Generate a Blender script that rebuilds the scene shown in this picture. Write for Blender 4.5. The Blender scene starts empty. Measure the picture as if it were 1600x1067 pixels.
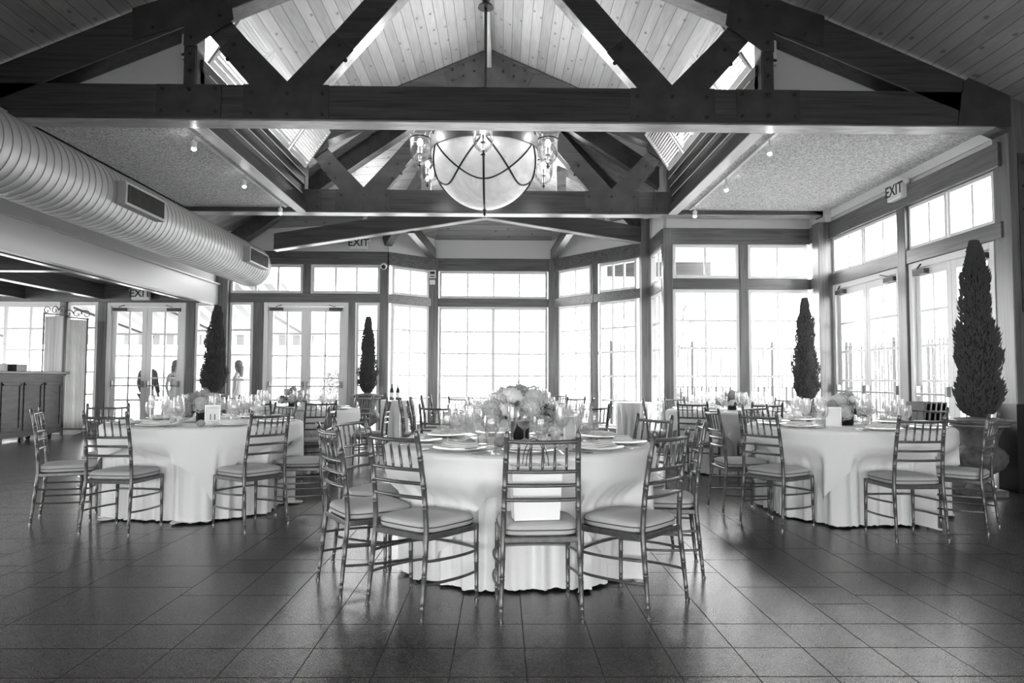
import bpy, math, random
from mathutils import Vector, Matrix
PI=math.pi; sin=math.sin; cos=math.cos
random.seed(7)
S=bpy.context.scene; COL=S.collection
# ---------------------------------------------------------------- camera
cam=bpy.data.cameras.new('camera'); camo=bpy.data.objects.new('camera',cam); COL.objects.link(camo)
cam.sensor_width=36; cam.lens=36*1120/1600; cam.clip_end=300
camo.location=(0,0,1.18)
camo.rotation_euler=(Matrix.Rotation(-math.atan(16/1120),3,'Z')@Matrix.Rotation(PI/2+math.atan(57.5/1120),3,'X')@Matrix.Rotation(.0039,3,'Z')).to_euler()
S.camera=camo
# ---------------------------------------------------------------- sky and exposure
S.view_settings.view_transform='Standard'; S.view_settings.look='None'
S.view_settings.gamma=1; S.view_settings.use_curve_mapping=False
S.view_settings.exposure=1.6
w=bpy.data.worlds.new('sky'); S.world=w; w.use_nodes=True
w.node_tree.nodes['Background'].inputs[0].default_value=(1,1,1,1)
w.node_tree.nodes['Background'].inputs[1].default_value=4.0
S.cycles.max_bounces=8; S.cycles.diffuse_bounces=4; S.cycles.glossy_bounces=3; S.cycles.transmission_bounces=4
S.cycles.transparent_max_bounces=24; S.cycles.sample_clamp_indirect=6; S.cycles.caustics_reflective=False; S.cycles.caustics_refractive=False
def portal(loc,rot,sx,sy):
    l=bpy.data.lights.new('daylight_portal','AREA'); l.shape='RECTANGLE'; l.size=sx; l.size_y=sy; l.cycles.is_portal=True
    o=bpy.data.objects.new('daylight_portal',l); COL.objects.link(o); o.location=loc; o.rotation_euler=rot
# area lights shine along local -Z
portal((-4.1,14.95,1.75),(-PI/2,0,0),3.5,3.4)
portal((-.18,15.7,1.75),(-PI/2,0,0),2.5,3.4)
portal((-2.0,15.3,1.75),(-PI/2,0,PI/4),1.1,3.4)
portal((2.15,14.75,1.75),(-PI/2,0,-.92),2.3,3.4)
portal((4.1,12.5,1.75),(-PI/2,0,0),2.5,3.4)
portal((5.65,9.6,1.75),(-PI/2,0,-PI/2),4.2,3.4)
portal((-8.9,14.95,1.4),(-PI/2,0,0),6.2,2.6)
portal((2.93,9.55,4.95),(-PI/2,0,-PI/2),4.0,.75)
portal((-3.4,9.55,4.95),(-PI/2,0,PI/2),4.0,.75)
# ---------------------------------------------------------------- materials
def mat(name,col,rough=.6,metal=0,spec=.5,emit=0,coat=0):
    m=bpy.data.materials.new(name); m.use_nodes=True; b=m.node_tree.nodes['Principled BSDF']
    b.inputs['Base Color'].default_value=(col,col,col,1); b.inputs['Roughness'].default_value=rough
    b.inputs['Metallic'].default_value=metal; b.inputs['Specular IOR Level'].default_value=spec
    if coat: b.inputs['Coat Weight'].default_value=coat; b.inputs['Coat Roughness'].default_value=.25
    if emit: b.inputs['Emission Color'].default_value=(1,1,1,1); b.inputs['Emission Strength'].default_value=emit
    return m
def N(m,t,**k):
    n=m.node_tree.nodes.new(t)
    for a,b in k.items(): setattr(n,a,b)
    return n
def L(m,a,b): m.node_tree.links.new(a,b)
def P(m): return m.node_tree.nodes['Principled BSDF']
def ramp(m,fac,stops):
    r=N(m,'ShaderNodeValToRGB'); e=r.color_ramp.elements
    while len(e)<len(stops): e.new(.5)
    for x,(p,c) in zip(e,stops): x.position=p; x.color=(c,c,c,1)
    L(m,fac,r.inputs[0]); return r.outputs[0]
def coords(m,scale=(1,1,1),kind='Object'):
    t=N(m,'ShaderNodeTexCoord'); mp=N(m,'ShaderNodeMapping'); mp.inputs['Scale'].default_value=scale
    L(m,t.outputs[kind],mp.inputs[0]); return mp.outputs[0]
def noise(m,vec,scale,detail=3,dist=0):
    n=N(m,'ShaderNodeTexNoise'); n.inputs['Scale'].default_value=scale; n.inputs['Detail'].default_value=detail; n.inputs['Distortion'].default_value=dist
    L(m,vec,n.inputs['Vector']); return n.outputs['Fac']
def bump(m,h,strength=.3,dist=.01):
    b=N(m,'ShaderNodeBump'); b.inputs['Strength'].default_value=strength; b.inputs['Distance'].default_value=dist
    L(m,h,b.inputs['Height']); L(m,b.outputs[0],P(m).inputs['Normal'])
def math_(m,op,a,b=None,c=None):
    n=N(m,'ShaderNodeMath',operation=op)
    for i,v in enumerate((a,b,c)):
        if v is None: continue
        if isinstance(v,(int,float)): n.inputs[i].default_value=v
        else: L(m,v,n.inputs[i])
    return n.outputs[0]
def mix(m,f,a,b,mode='MIX'):
    n=N(m,'ShaderNodeMix',data_type='RGBA',blend_type=mode)
    for s,v in ((n.inputs['Factor'],f),(n.inputs[6],a),(n.inputs[7],b)):
        if isinstance(v,(int,float)): s.default_value=v if s.type=='VALUE' else (v,v,v,1)
        else: L(m,v,s)
    return n.outputs[2]
def timber(name,lo,hi,scale,rough=.28):
    m=mat(name,lo,rough,spec=.8); v=coords(m,scale)
    g=noise(m,v,1.0,6,.6); L(m,ramp(m,g,[(.3,lo*.7),(.5,(lo+hi)/2),(.7,hi)]),P(m).inputs['Base Color']); bump(m,g,.05,.002); return m
TIM_X=timber('dark_timber_grain_across',.035,.085,(1.2,26,26))
TIM_Y=timber('dark_timber_grain_deep',.035,.085,(26,1.2,26))
TIM_Z=timber('dark_timber_grain_upright',.05,.10,(26,26,1.2))
WT_X=timber('wall_timber_grain_across',.075,.15,(1.2,26,26)); WT_Y=timber('wall_timber_grain_deep',.075,.15,(26,1.2,26)); WT_Z=timber('wall_timber_grain_upright',.08,.16,(26,26,1.2),.3)  # lighter than the trusses: lens haze and light put into the colour
TIM_D=timber('dark_timber_diagonal',.04,.075,(6,6,6)); PALE=timber('pale_timber_and_glare',.3,.5,(3,12,12),.3)  # pale wood; under beams it also paints in the window glare
PLATE=mat('gusset_steel',.055,.45,.0); _v=coords(PLATE,(3,3,3)); L(PLATE,ramp(PLATE,noise(PLATE,_v,1.5),[(.3,.04),(.7,.075)]),P(PLATE).inputs['Base Color'])
BOLT=mat('bolt_steel',.05,.35,.6)
def planks(name,axis,base=.5,pitch=.14):
    # axis: coordinate ACROSS the planks (0=x slope, 1=y)
    m=mat(name,base,.5); t=N(m,'ShaderNodeTexCoord'); s=N(m,'ShaderNodeSeparateXYZ'); L(m,t.outputs['Object'],s.inputs[0])
    a=math_(m,'DIVIDE',s.outputs[axis],pitch); fr=math_(m,'FRACT',a); fl=math_(m,'FLOOR',a)
    d=math_(m,'ABSOLUTE',math_(m,'SUBTRACT',fr,.5)); groove=ramp(m,d,[(.455,0),(.485,1)])
    wn=N(m,'ShaderNodeTexWhiteNoise',noise_dimensions='1D'); L(m,fl,wn.inputs['W'])
    tone=ramp(m,wn.outputs['Value'],[(0,base*.8),(1,base*1.12)])
    mp=coords(m,(1.5,14,14) if axis==1 else (14,1.5,14)); g=ramp(m,noise(m,mp,1.5,5,.8),[(.3,.78),(.7,1)])
    kv=coords(m,(1.9,3.4,1) if axis==1 else (3.4,1.9,1)); vo=N(m,'ShaderNodeTexVoronoi',voronoi_dimensions='2D'); vo.inputs['Scale'].default_value=1; L(m,kv,vo.inputs['Vector'])
    knot=ramp(m,vo.outputs['Distance'],[(.04,1),(.08,0)])
    c=mix(m,1.0,tone,g,'MULTIPLY'); c=mix(m,math_(m,'MULTIPLY',knot,.7),c,base*.25); c=mix(m,groove,c,base*.3)
    L(m,c,P(m).inputs['Base Color']); return m
PLK_Y=planks('knotty_pine_planks_lengthwise',0,.4); PLK_X=planks('knotty_pine_planks_crosswise',1,.36)
STIP=mat('stippled_ceiling',.4,.9); _v=coords(STIP); _n=noise(STIP,_v,45,2); L(STIP,ramp(STIP,_n,[(.35,.4),(.62,.85)]),P(STIP).inputs['Base Color']); bump(STIP,_n,.6,.01)
DRY=mat('painted_drywall',.68,.8); WHITE=mat('white_paint',.8,.4); CREAM=mat('cream_steel_paint',.62,.4)
DUCT=mat('duct_metal',.4,.45,.25)
# floor
FLOOR=mat('slate_tiles',.07,.3,spec=.9); _at=N(FLOOR,'ShaderNodeAttribute',attribute_name='tone'); _v=coords(FLOOR)
_n=noise(FLOOR,_v,9,6); _f=noise(FLOOR,_v,160,2)
_c=mix(FLOOR,1.0,_at.outputs['Color'],ramp(FLOOR,_n,[(.3,.65),(.7,1.3)]),'MULTIPLY'); L(FLOOR,_c,P(FLOOR).inputs['Base Color'])
_w=N(FLOOR,'ShaderNodeTexWave',bands_direction='DIAGONAL'); _w.inputs['Scale'].default_value=28; _w.inputs['Distortion'].default_value=1.5; L(FLOOR,_v,_w.inputs['Vector'])
bump(FLOOR,math_(FLOOR,'ADD',math_(FLOOR,'MULTIPLY',_w.outputs['Fac'],.3),_f),.22,.002); L(FLOOR,ramp(FLOOR,_f,[(.3,.22),(.7,.32)]),P(FLOOR).inputs['Roughness'])
GROUT=mat('grout',.085,.8)
CHAIR=mat('pewter_lacquer',.1,.3,.25,coat=.4); _v=coords(CHAIR,(1,1,1)); L(CHAIR,ramp(CHAIR,noise(CHAIR,_v,30),[(.3,.07),(.7,.115)]),P(CHAIR).inputs['Base Color'])
GLIDE=mat('glide_metal',.3,.25,.9)
CUSH=mat('seat_linen',.46,.9); _v=coords(CUSH); bump(CUSH,noise(CUSH,_v,350,2),.3,.002)
PIPE=mat('seat_piping',.1,.8)
CLOTH=mat('white_linen',.8,.9); _v=coords(CLOTH); bump(CLOTH,noise(CLOTH,_v,260,2),.15,.002)
NAPK=mat('napkin_linen',.7,.9); CHINA=mat('white_china',.78,.15); SILVER=mat('silverware',.6,.2,.95)
BLACK=mat('black_gloss',.012,.25); PAPER=mat('card_stock',.82,.7); INK=mat('ink',.02,.6); FAV=mat('grey_favor_cloth',.3,.8)
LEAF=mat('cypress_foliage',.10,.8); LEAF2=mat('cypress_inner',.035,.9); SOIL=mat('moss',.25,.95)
URN=mat('cast_iron_urn',.11,.55); _v=coords(URN); L(URN,ramp(URN,noise(URN,_v,14,4),[(.3,.07),(.7,.17)]),P(URN).inputs['Base Color'])
PETAL=mat('pale_petals',.62,.7); PETAL2=mat('hydrangea_petals',.36,.8); ROSE=mat('rose_petals',.7,.6); GREEN=mat('dark_leaves',.06,.6)
BARW=timber('bar_cabinet_wood',.03,.065,(3,3,14),.4); P(BARW).inputs['Specular IOR Level'].default_value=.3; BART=mat('bar_top_wood',.08,.3); IRON=mat('wrought_iron',.03,.45)
VEIL=mat('sheer_panel_cloth',.6,.9); _v=coords(VEIL,(40,40,.4)); L(VEIL,ramp(VEIL,noise(VEIL,_v,1,2),[(.35,.4),(.65,.78)]),P(VEIL).inputs['Base Color'])
_p=P(VEIL); _tr=N(VEIL,'ShaderNodeBsdfTranslucent'); _tr.inputs[0].default_value=(.8,.8,.8,1); _mx=N(VEIL,'ShaderNodeMixShader'); _mx.inputs[0].default_value=.35
L(VEIL,_p.outputs[0],_mx.inputs[1]); L(VEIL,_tr.outputs[0],_mx.inputs[2]); L(VEIL,_mx.outputs[0],VEIL.node_tree.nodes['Material Output'].inputs[0])
BULB=mat('lit_bulb',1,.5,emit=5); SPOT=mat('lit_spot_lens',1,.5,emit=25)
BRONZE=mat('bronze_metal',.05,.35,.7)
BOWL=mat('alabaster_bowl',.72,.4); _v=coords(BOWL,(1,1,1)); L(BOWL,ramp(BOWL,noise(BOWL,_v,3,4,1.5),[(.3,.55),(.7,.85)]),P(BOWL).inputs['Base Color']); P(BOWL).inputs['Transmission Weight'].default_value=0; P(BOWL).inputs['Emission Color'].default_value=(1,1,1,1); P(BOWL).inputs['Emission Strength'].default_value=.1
def thin_glass(name,gloss=.06,tint=.97,rim=None,refr_glow=0):
    m=bpy.data.materials.new(name); m.use_nodes=True; nt=m.node_tree; nt.nodes.remove(nt.nodes['Principled BSDF'])
    t=N(m,'ShaderNodeBsdfTransparent'); t.inputs[0].default_value=(tint,tint,tint,1); g=N(m,'ShaderNodeBsdfGlossy'); g.inputs['Roughness'].default_value=.03
    lw=N(m,'ShaderNodeLayerWeight'); lw.inputs['Blend'].default_value=.25; x=N(m,'ShaderNodeMixShader')
    f=math_(m,'ADD',math_(m,'MULTIPLY',lw.outputs['Fresnel'],.8 if rim is None else rim),gloss)
    L(m,f,x.inputs[0]); L(m,t.outputs[0],x.inputs[1]); L(m,g.outputs[0],x.inputs[2]); out=x.outputs[0]
    if refr_glow:   # white scatter standing in for bright window refraction in the glass
        h=N(m,'ShaderNodeBsdfTranslucent'); h.inputs[0].default_value=(1,1,1,1); y=N(m,'ShaderNodeMixShader'); L(m,math_(m,'ADD',math_(m,'MULTIPLY',lw.outputs['Facing'],refr_glow*1.5),refr_glow*.5),y.inputs[0]); L(m,out,y.inputs[1]); L(m,h.outputs[0],y.inputs[2]); out=y.outputs[0]
    L(m,out,nt.nodes['Material Output'].inputs[0]); return m
PANE=thin_glass('window_pane_glass',.02,.99,.3); GLASS=thin_glass('drinking_glass',.03,.985,.45,.14); SHADE=thin_glass('bell_jar_glass',.04,.985,.55,.012)
# ---------------------------------------------------------------- mesh helpers
class MB:
    def __init__(s): s.v=[]; s.f=[]
    def add(s,vs,fs):
        o=len(s.v); s.v+= [Vector(v) for v in vs]; s.f+=[tuple(i+o for i in f) for f in fs]; return s
    def box(s,x0,x1,y0,y1,z0,z1):
        return s.add([(x,y,z) for z in (z0,z1) for y in (y0,y1) for x in (x0,x1)],[(0,2,3,1),(4,5,7,6),(0,1,5,4),(2,6,7,3),(0,4,6,2),(1,3,7,5)])
    def beam(s,p,q,w,h,up=(0,0,1)):
        p=Vector(p); q=Vector(q); d=(q-p).normalized(); u=Vector(up); r=d.cross(u).normalized(); u=r.cross(d).normalized()
        vs=[c+r*a*w/2+u*b*h/2 for c in (p,q) for b in (-1,1) for a in (-1,1)]
        return s.add(vs,[(0,1,3,2),(4,6,7,5),(0,4,5,1),(2,3,7,6),(0,2,6,4),(1,5,7,3)])
    def tube(s,pts,r,n=8,caps=True):
        pts=[Vector(p) for p in pts]; rs=r if isinstance(r,(list,tuple)) else [r]*len(pts)
        vs=[]; ref=None
        for i,p in enumerate(pts):
            d=(pts[min(i+1,len(pts)-1)]-pts[max(i-1,0)]).normalized()
            if ref is None: ref=Vector((1,0,0)) if abs(d.x)<.8 else Vector((0,1,0))
            a=(ref-d*ref.dot(d)).normalized(); ref=a; b=d.cross(a)
            vs+=[p+(a*cos(2*PI*k/n)+b*sin(2*PI*k/n))*rs[i] for k in range(n)]
        fs=[(i*n+k,i*n+(k+1)%n,(i+1)*n+(k+1)%n,(i+1)*n+k) for i in range(len(pts)-1) for k in range(n)]
        if caps: fs+=[tuple(range(n-1,-1,-1)),tuple((len(pts)-1)*n+k for k in range(n))]
        return s.add(vs,fs)
    def lathe(s,prof,n=24,c=(0,0,0),close=True):
        vs=[(c[0]+r*cos(2*PI*k/n),c[1]+r*sin(2*PI*k/n),c[2]+z) for r,z in prof for k in range(n)]
        fs=[(i*n+k,i*n+(k+1)%n,(i+1)*n+(k+1)%n,(i+1)*n+k) for i in range(len(prof)-1) for k in range(n)]
        if close: fs+=[tuple(range(n-1,-1,-1)),tuple((len(prof)-1)*n+k for k in range(n))]
        return s.add(vs,fs)
    def prism(s,poly,ax,a0,a1):
        # poly in the two other axes, extruded along ax
        def pt(u,v,w): return {0:(w,u,v),1:(u,w,v),2:(u,v,w)}[ax]
        n=len(poly); return s.add([pt(u,v,a0) for u,v in poly]+[pt(u,v,a1) for u,v in poly],[tuple(range(n)),tuple(range(2*n-1,n-1,-1))]+[(k,k+n,(k+1)%n+n,(k+1)%n) for k in range(n)])
    def ball(s,c,r,n=8,m=6,sq=1):
        prof=[(max(r*sin(PI*i/m),1e-4),-r*sq*cos(PI*i/m)) for i in range(m+1)]; return s.lathe(prof,n,c,False)
    def build(s,name,m,parent=None,smooth=False,bev=0):
        me=bpy.data.meshes.new(name); me.from_pydata([tuple(v) for v in s.v],[],s.f); me.materials.append(m); me.validate()
        if smooth:
            for p in me.polygons: p.use_smooth=True
        o=bpy.data.objects.new(name,me); COL.objects.link(o); o.parent=parent
        if bev:
            b=o.modifiers.new('bevel','BEVEL'); b.width=bev; b.segments=2; b.limit_method='ANGLE'
        if smooth: 
            e=o.modifiers.new('es','EDGE_SPLIT'); e.split_angle=math.radians(50)
        return o
def tag(o,label=None,cat=None,group=None,kind=None):
    if label: o['label']=label
    if cat: o['category']=cat
    if group: o['group']=group
    if kind: o['kind']=kind
    return o
def empty(name,loc=(0,0,0),rz=0,label=None,cat=None,group=None,kind=None):
    o=bpy.data.objects.new(name,None); COL.objects.link(o); o.location=loc; o.rotation_euler=(0,0,rz); o.empty_display_size=.1
    return tag(o,label,cat,group,kind)
def clone(o,loc=None,rz=None,parent=None,label=None,group=None):
    c=o.copy(); COL.objects.link(c); c.parent=parent
    if loc is not None: c.location=loc
    if rz is not None: c.rotation_euler=(0,0,rz)
    if label: c['label']=label
    if group: c['group']=group
    for ch in list(o.children): clone(ch,parent=c)
    return c
SEED_HIDE=[]
def box(name,x0,x1,y0,y1,z0,z1,m,parent=None,bev=0): return MB().box(x0,x1,y0,y1,z0,z1).build(name,m,parent,bev=bev)
TRIM=[0]
def trim(o,label=None):
    TRIM[0]+=1; o.name='trim_%d'%TRIM[0]; o['kind']='structure'
    if label: o['label']=label
    return o
def struct(o,name): o.name=name; o['kind']='structure'; return o
# ---------------------------------------------------------------- the setting
XC=-.24; XR=5.46; XL=-5.77; Y1=7.47; Y2=11.67; ZB=3.895; CE=3.965
YB=14.75                       # left part of the far wall
# floor tiles: columns on a 12 inch grid, lengths vary
def build_floor():
    vs=[];fs=[];tones=[]; g=.0026; p=.306; rnd=random.Random(3)
    def tile(x0,x1,y0,y1,t):
        o=len(vs); z=0.0
        h=.004; vs.extend([(x0+g,y0+h,z),(x1-g,y0+h,z),(x1-g,y1-h,z),(x0+g,y1-h,z)]); fs.append((o,o+1,o+2,o+3)); tones.extend([t]*4)
    i=-46
    while i<22:
        wdt=1 if -6<i<12 else rnd.choice([1,1,2])
        x0=.105+i*p; x1=x0+wdt*p
        y=-4.14
        while y<3.50: tile(x0,x1,y,y+p,rnd.choice([.034,.04,.046,.05,.056])); y+=p
        y=y-0
        first=True
        while y<16.5:
            l=rnd.choice([1,1.5,1.5,2,2,3])*p
            tile(x0,x1,y,y+l,rnd.choice([.026,.034,.042,.048,.056,.062])); y+=l
        i+=wdt
    me=bpy.data.meshes.new('floor'); me.from_pydata(vs,[],fs); me.materials.append(FLOOR)
    a=me.color_attributes.new('tone','FLOAT_COLOR','POINT')
    for k,t in enumerate(tones): a.data[k].color=(t,t,t,1)
    o=bpy.data.objects.new('floor',me); COL.objects.link(o); o['kind']='structure'
    struct(box('floor_grout',-14,7,-4.2,16.6,-.12,-.0015,GROUT),'trim_floor_grout'); 
build_floor()
# windows -----------------------------------------------------------------
WN=[0]
def window(p0,p1,z0,z1,cols,rows,fr=.055,name='window',mid=None,parent=None,T=.038):
    """glazed unit between plan points p0 and p1"""
    WN[0]+=1; p0=Vector((p0[0],p0[1],0)); p1=Vector((p1[0],p1[1],0)); d=(p1-p0); Ln=d.length; d.normalize()
    e=empty('window_%d'%WN[0],(p0.x,p0.y,0),math.atan2(d.y,d.x),kind='structure')
    f=MB(); dp=.05
    f.box(0,fr,-dp,dp,z0,z1).box(Ln-fr,Ln,-dp,dp,z0,z1).box(fr,Ln-fr,-dp,dp,z0,z0+fr).box(fr,Ln-fr,-dp,dp,z1-fr,z1).build('window_frame',WHITE,e,bev=.006)
    m=MB(); W=Ln-2*fr; Hh=z1-z0-2*fr; t=T/2
    for k in range(1,cols):
        x=fr+W*k/cols; tt=t*1.8 if mid==k else t; m.box(x-tt,x+tt,-.018,.018,z0+fr,z1-fr)
    for k in range(1,rows):
        z=z1-fr-Hh*k/rows; m.box(fr,Ln-fr,-.016,.016,z-t,z+t)
    if m.v: m.build('glazing_bars',WHITE,e)
    g=MB().add([(fr,0,z0+fr),(Ln-fr,0,z0+fr),(Ln-fr,0,z1-fr),(fr,0,z1-fr)],[(0,1,2,3)]).build('glass_pane',PANE,e)
    return e
DN=[0]
def french(p0,p1,z1,label):
    DN[0]+=1; p0=Vector((p0[0],p0[1],0)); p1=Vector((p1[0],p1[1],0)); d=(p1-p0); Ln=d.length; d.normalize()
    e=empty('door_%d'%DN[0],(p0.x,p0.y,0),math.atan2(d.y,d.x),kind='structure')
    fr=.08; MB().box(0,fr,-.07,.07,0,z1).box(Ln-fr,Ln,-.07,.07,0,z1).box(fr,Ln-fr,-.07,.07,z1-fr,z1).build('door_frame',WHITE,e,bev=.006)
    W=(Ln-2*fr)/2-.004; zt=z1-fr-.006
    for s in (0,1):
        x0=fr+.002+s*(W+.004); x1=x0+W; st=.1
        lf=MB().box(x0,x0+st,-.022,.022,.012,zt).box(x1-st,x1,-.022,.022,.012,zt).box(x0+st,x1-st,-.022,.022,zt-.1,zt).box(x0+st,x1-st,-.022,.022,.012,.26).build('door_leaf',WHITE,e,bev=.004)
        b=MB(); gx0,gx1=x0+st,x1-st; gz0,gz1=.26,zt-.1
        b.box((gx0+gx1)/2-.017,(gx0+gx1)/2+.017,-.016,.016,gz0,gz1)
        for k in range(1,5): z=gz1-(gz1-gz0)*k/5; b.box(gx0,gx1,-.015,.015,z-.017,z+.017)
        b.build('glazing_bars',WHITE,lf)
        MB().add([(gx0,0,gz0),(gx1,0,gz0),(gx1,0,gz1),(gx0,0,gz1)],[(0,1,2,3)]).build('glass_pane',PANE,lf)
        q=MB(); q.tube([(x0+.05,-.075,1.0),(x1-.05,-.075,1.0)],.014)
        q.box(x0+.035,x0+.07,-.09,-.02,.97,1.10).box(x1-.07,x1-.035,-.09,-.02,.97,1.10); q.build('panic_bar',DUCT,lf)
        q=MB(); xa=x0+.04 if s==0 else x1-.3; q.box(xa,xa+.26,-.09,-.02,zt-.085,zt-.02); q.beam((xa+.13,-.1,zt-.01),(xa+(.0 if s else .26)+.0,-.13,zt+.03),.02,.012); q.build('door_closer',PLATE,lf)
    return e
def post(x0,x1,y0,y1,z0,z1,m=None): return trim(box('p',x0,x1,y0,y1,z0,z1,m or WT_Z,bev=.008))
ZH=2.72; ZM=2.90; ZT=3.50; ZP=3.77; WB=.22
def bay(pts_posts,p0,p1,zt=ZT):
    pass
def rail(p0,p1,z0,z1,th=.14,m=None):
    p0=Vector((p0[0],p0[1],(z0+z1)/2)); p1=Vector((p1[0],p1[1],(z0+z1)/2))
    return trim(MB().beam(p0,p1,th,z1-z0).build('r',m or (WT_X if abs(p1.x-p0.x)>abs(p1.y-p0.y) else WT_Y),bev=.006))
def wallrun(p0,p1,kick=True,drytop=None,th=.14):
    rail(p0,p1,ZT,ZP,th+.02); rail(p0,p1,ZH,ZM,th)
    if kick: rail(p0,p1,0,WB-.01,th-.02)
def drywall(p0,p1,z0,z1,name,th=.1):
    o=MB().beam((p0[0],p0[1],(z0+z1)/2),(p1[0],p1[1],(z0+z1)/2),th,z1-z0).build(name,DRY); return trim(o)
# far wall, left part
wallrun((-5.6,YB),(-2.36,YB),False)
post(-5.84,-5.58,YB-.16,YB+.1,0,ZP); post(-5.08,-4.88,YB-.08,YB+.08,0,ZH); post(-3.14,-3.0,YB-.08,YB+.08,0,ZH); post(-2.50,-2.33,YB-.1,YB+.08,0,ZT)
post(-4.08,-3.92,YB-.08,YB+.08,ZM,ZT)
window((-5.57,YB),(-5.09,YB),.05,ZH-.005,1,5); window((-2.99,YB),(-2.51,YB),.05,ZH-.005,1,5)
french((-4.87,YB),(-3.15,YB),ZH-.005,'')
window((-5.57,YB),(-4.09,YB),ZM+.005,ZT-.005,3,1); window((-3.91,YB),(-2.51,YB),ZM+.005,ZT-.005,3,1)
drywall((-5.8,YB),(-2.36,YB),ZP,5.2,'dw')
# angled bay left
BL=(-2.38,YB); B1=(-1.50,15.52); B2=(1.13,15.52); R1=(2.72,13.5); M1=(1.90,14.54)
def lerp(a,b,t): return (a[0]+(b[0]-a[0])*t,a[1]+(b[1]-a[1])*t)
wallrun(BL,B1); window(lerp(BL,B1,.1),lerp(BL,B1,.88),WB,ZH-.005,2,5); window(lerp(BL,B1,.1),lerp(BL,B1,.88),ZM+.005,ZT-.005,2,1)
drywall(BL,B1,ZP,4.3,'dw')
post(-1.62,-1.37,15.4,15.64,0,ZP); post(1.0,1.25,15.4,15.64,0,ZP)
wallrun(B1,B2); window((-1.36,15.52),(.99,15.52),WB,ZH-.005,4,5,mid=2); window((-1.36,15.52),(.99,15.52),ZM+.005,ZT-.005,4,1)
drywall(B1,B2,ZP,4.18,'dw')
wallrun(B2,R1); drywall(B2,R1,ZP,4.3,'dw')
post(1.84,1.96,14.48,14.6,0,ZT)
for a,b,c in ((.08,.455,2),(.545,.93,3)):
    window(lerp(B2,R1,a),lerp(B2,R1,b),WB,ZH-.005,c,5); window(lerp(B2,R1,a),lerp(B2,R1,b),ZM+.005,ZT-.005,c,1)
post(2.62,2.84,13.36,13.58,0,4.2)
# side return, right part of the far wall
YR=12.24; XS=2.83
wallrun((XS,13.4),(XS,YR)); window((XS,13.32),(XS,YR+.1),WB,ZH-.005,2,5); window((XS,13.32),(XS,YR+.1),ZM+.005,ZT-.005,2,1); drywall((XS,13.4),(XS,YR),ZP,4.9,'dw')
wallrun((XS,YR),(5.36,YR)); post(XS-.07,XS+.09,YR-.09,YR+.08,0,ZP); post(4.08,4.22,YR-.08,YR+.07,0,ZT)
window((2.93,YR),(4.07,YR),WB,ZH-.005,2,5); window((4.23,YR),(5.27,YR),WB,ZH-.005,2,5)
window((2.93,YR),(4.07,YR),ZM+.005,ZT-.005,2,1); window((4.23,YR),(5.27,YR),ZM+.005,ZT-.005,2,1)
drywall((XS,YR),(5.45,YR),ZP,4.6,'dw')
wallrun((5.36,YR),(5.36,11.8)); window((5.36,YR-.08),(5.36,11.86),WB,ZH-.005,1,5,.04); window((5.36,YR-.08),(5.36,11.86),ZM+.005,ZT-.005,1,1,.04); drywall((5.36,YR),(5.36,11.6),ZP,4.6,'dw')
# right wall
post(5.2,5.46,11.62,11.86,0,ZP); wallrun((XR,11.62),(XR,7.6),False)
post(5.38,5.54,9.42,9.62,0,ZT)
french((XR+.02,11.60),(XR+.02,9.63),ZH-.005,''); french((XR+.02,9.41),(XR+.02,7.75),ZH-.005,'')
for a,b in ((11.60,10.63),(10.60,9.63),(9.41,8.60),(8.57,7.75)): window((XR+.02,a),(XR+.02,b),ZM+.005,ZT-.005,2,1,.045)
o=struct(box('w',XR-.02,XR+.1,7.6,11.86,ZP,CE+.1,DRY),'wall_right'); trim(box('c',XR-.05,XR,7.7,11.7,CE-.12,CE,WHITE))
# front-bay side wall, rear wall (behind the camera)
struct(box('w',XR+.2,XR+.32,-4.2,7.46,0,4.5,DRY),'wall_right_near')
mb=MB(); mb.box(-14,5.8,-2.5,-2.35,1.75,7.2).box(-14,5.8,-2.5,-2.35,0,.2)
for a,b in ((-14,-9),(-6.2,-5.5),(-2.6,-2.0),(1.5,2.1),(5,5.8)): mb.box(a,b,-2.5,-2.35,.2,1.75)
struct(mb.build('w',DRY),'wall_rear')
mb=MB(); mb.box(-14.1,-14,-4.3,14.8,0,.5).box(-14.1,-14,-4.3,14.8,2.6,3.2)
for a,b in ((-4.3,3),(6,6.4),(10,10.4),(13.6,14.8)): mb.box(-14.1,-14,a,b,.5,2.6)
struct(mb.build('w',DRY),'wall_left')
# bar room far wall and low ceiling
rail((-14,YB),(-5.84,YB),ZH-.02,3.06,.14)
for a,b in ((-9.0,-8.87),(-8.23,-8.06),(-6.44,-6.28),(-11.4,-11.25)): post(a,b,YB-.08,YB+.08,0,ZH-.02)
rail((-8.06,YB),(-14,YB),0,.3,.12)
window((-11.24,YB),(-9.01,YB),.31,ZH-.03,4,5,.1,mid=2); window((-8.86,YB),(-8.24,YB),.31,ZH-.03,1,5,.06); window((-13.9,YB),(-11.41,YB),.31,ZH-.03,4,5,.1,mid=2)
window((-6.27,YB),(-5.85,YB),.05,ZH-.03,1,5); french((-8.05,YB),(-6.45,YB),ZH-.03,'')
struct(box('c',-14,-5.9,-4.2,14.85,3.06,3.14,PLK_Y),'ceiling_bar')
for x in (-8.2,-9.8,-11.6): trim(box('b',x-.09,x+.09,-4,YB-.08,2.76,3.055,TIM_Y,bev=.006))
trim(box('b',-14,-5.95,10.6,10.8,2.74,3.05,TIM_X,bev=.006)); trim(box('b',-14,-5.95,5.6,5.8,2.74,3.05,TIM_X,bev=.006))
trim(box('b',-6.32,-6.2,-4,YB-.08,2.70,3.055,TIM_Y,bev=.006))
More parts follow.
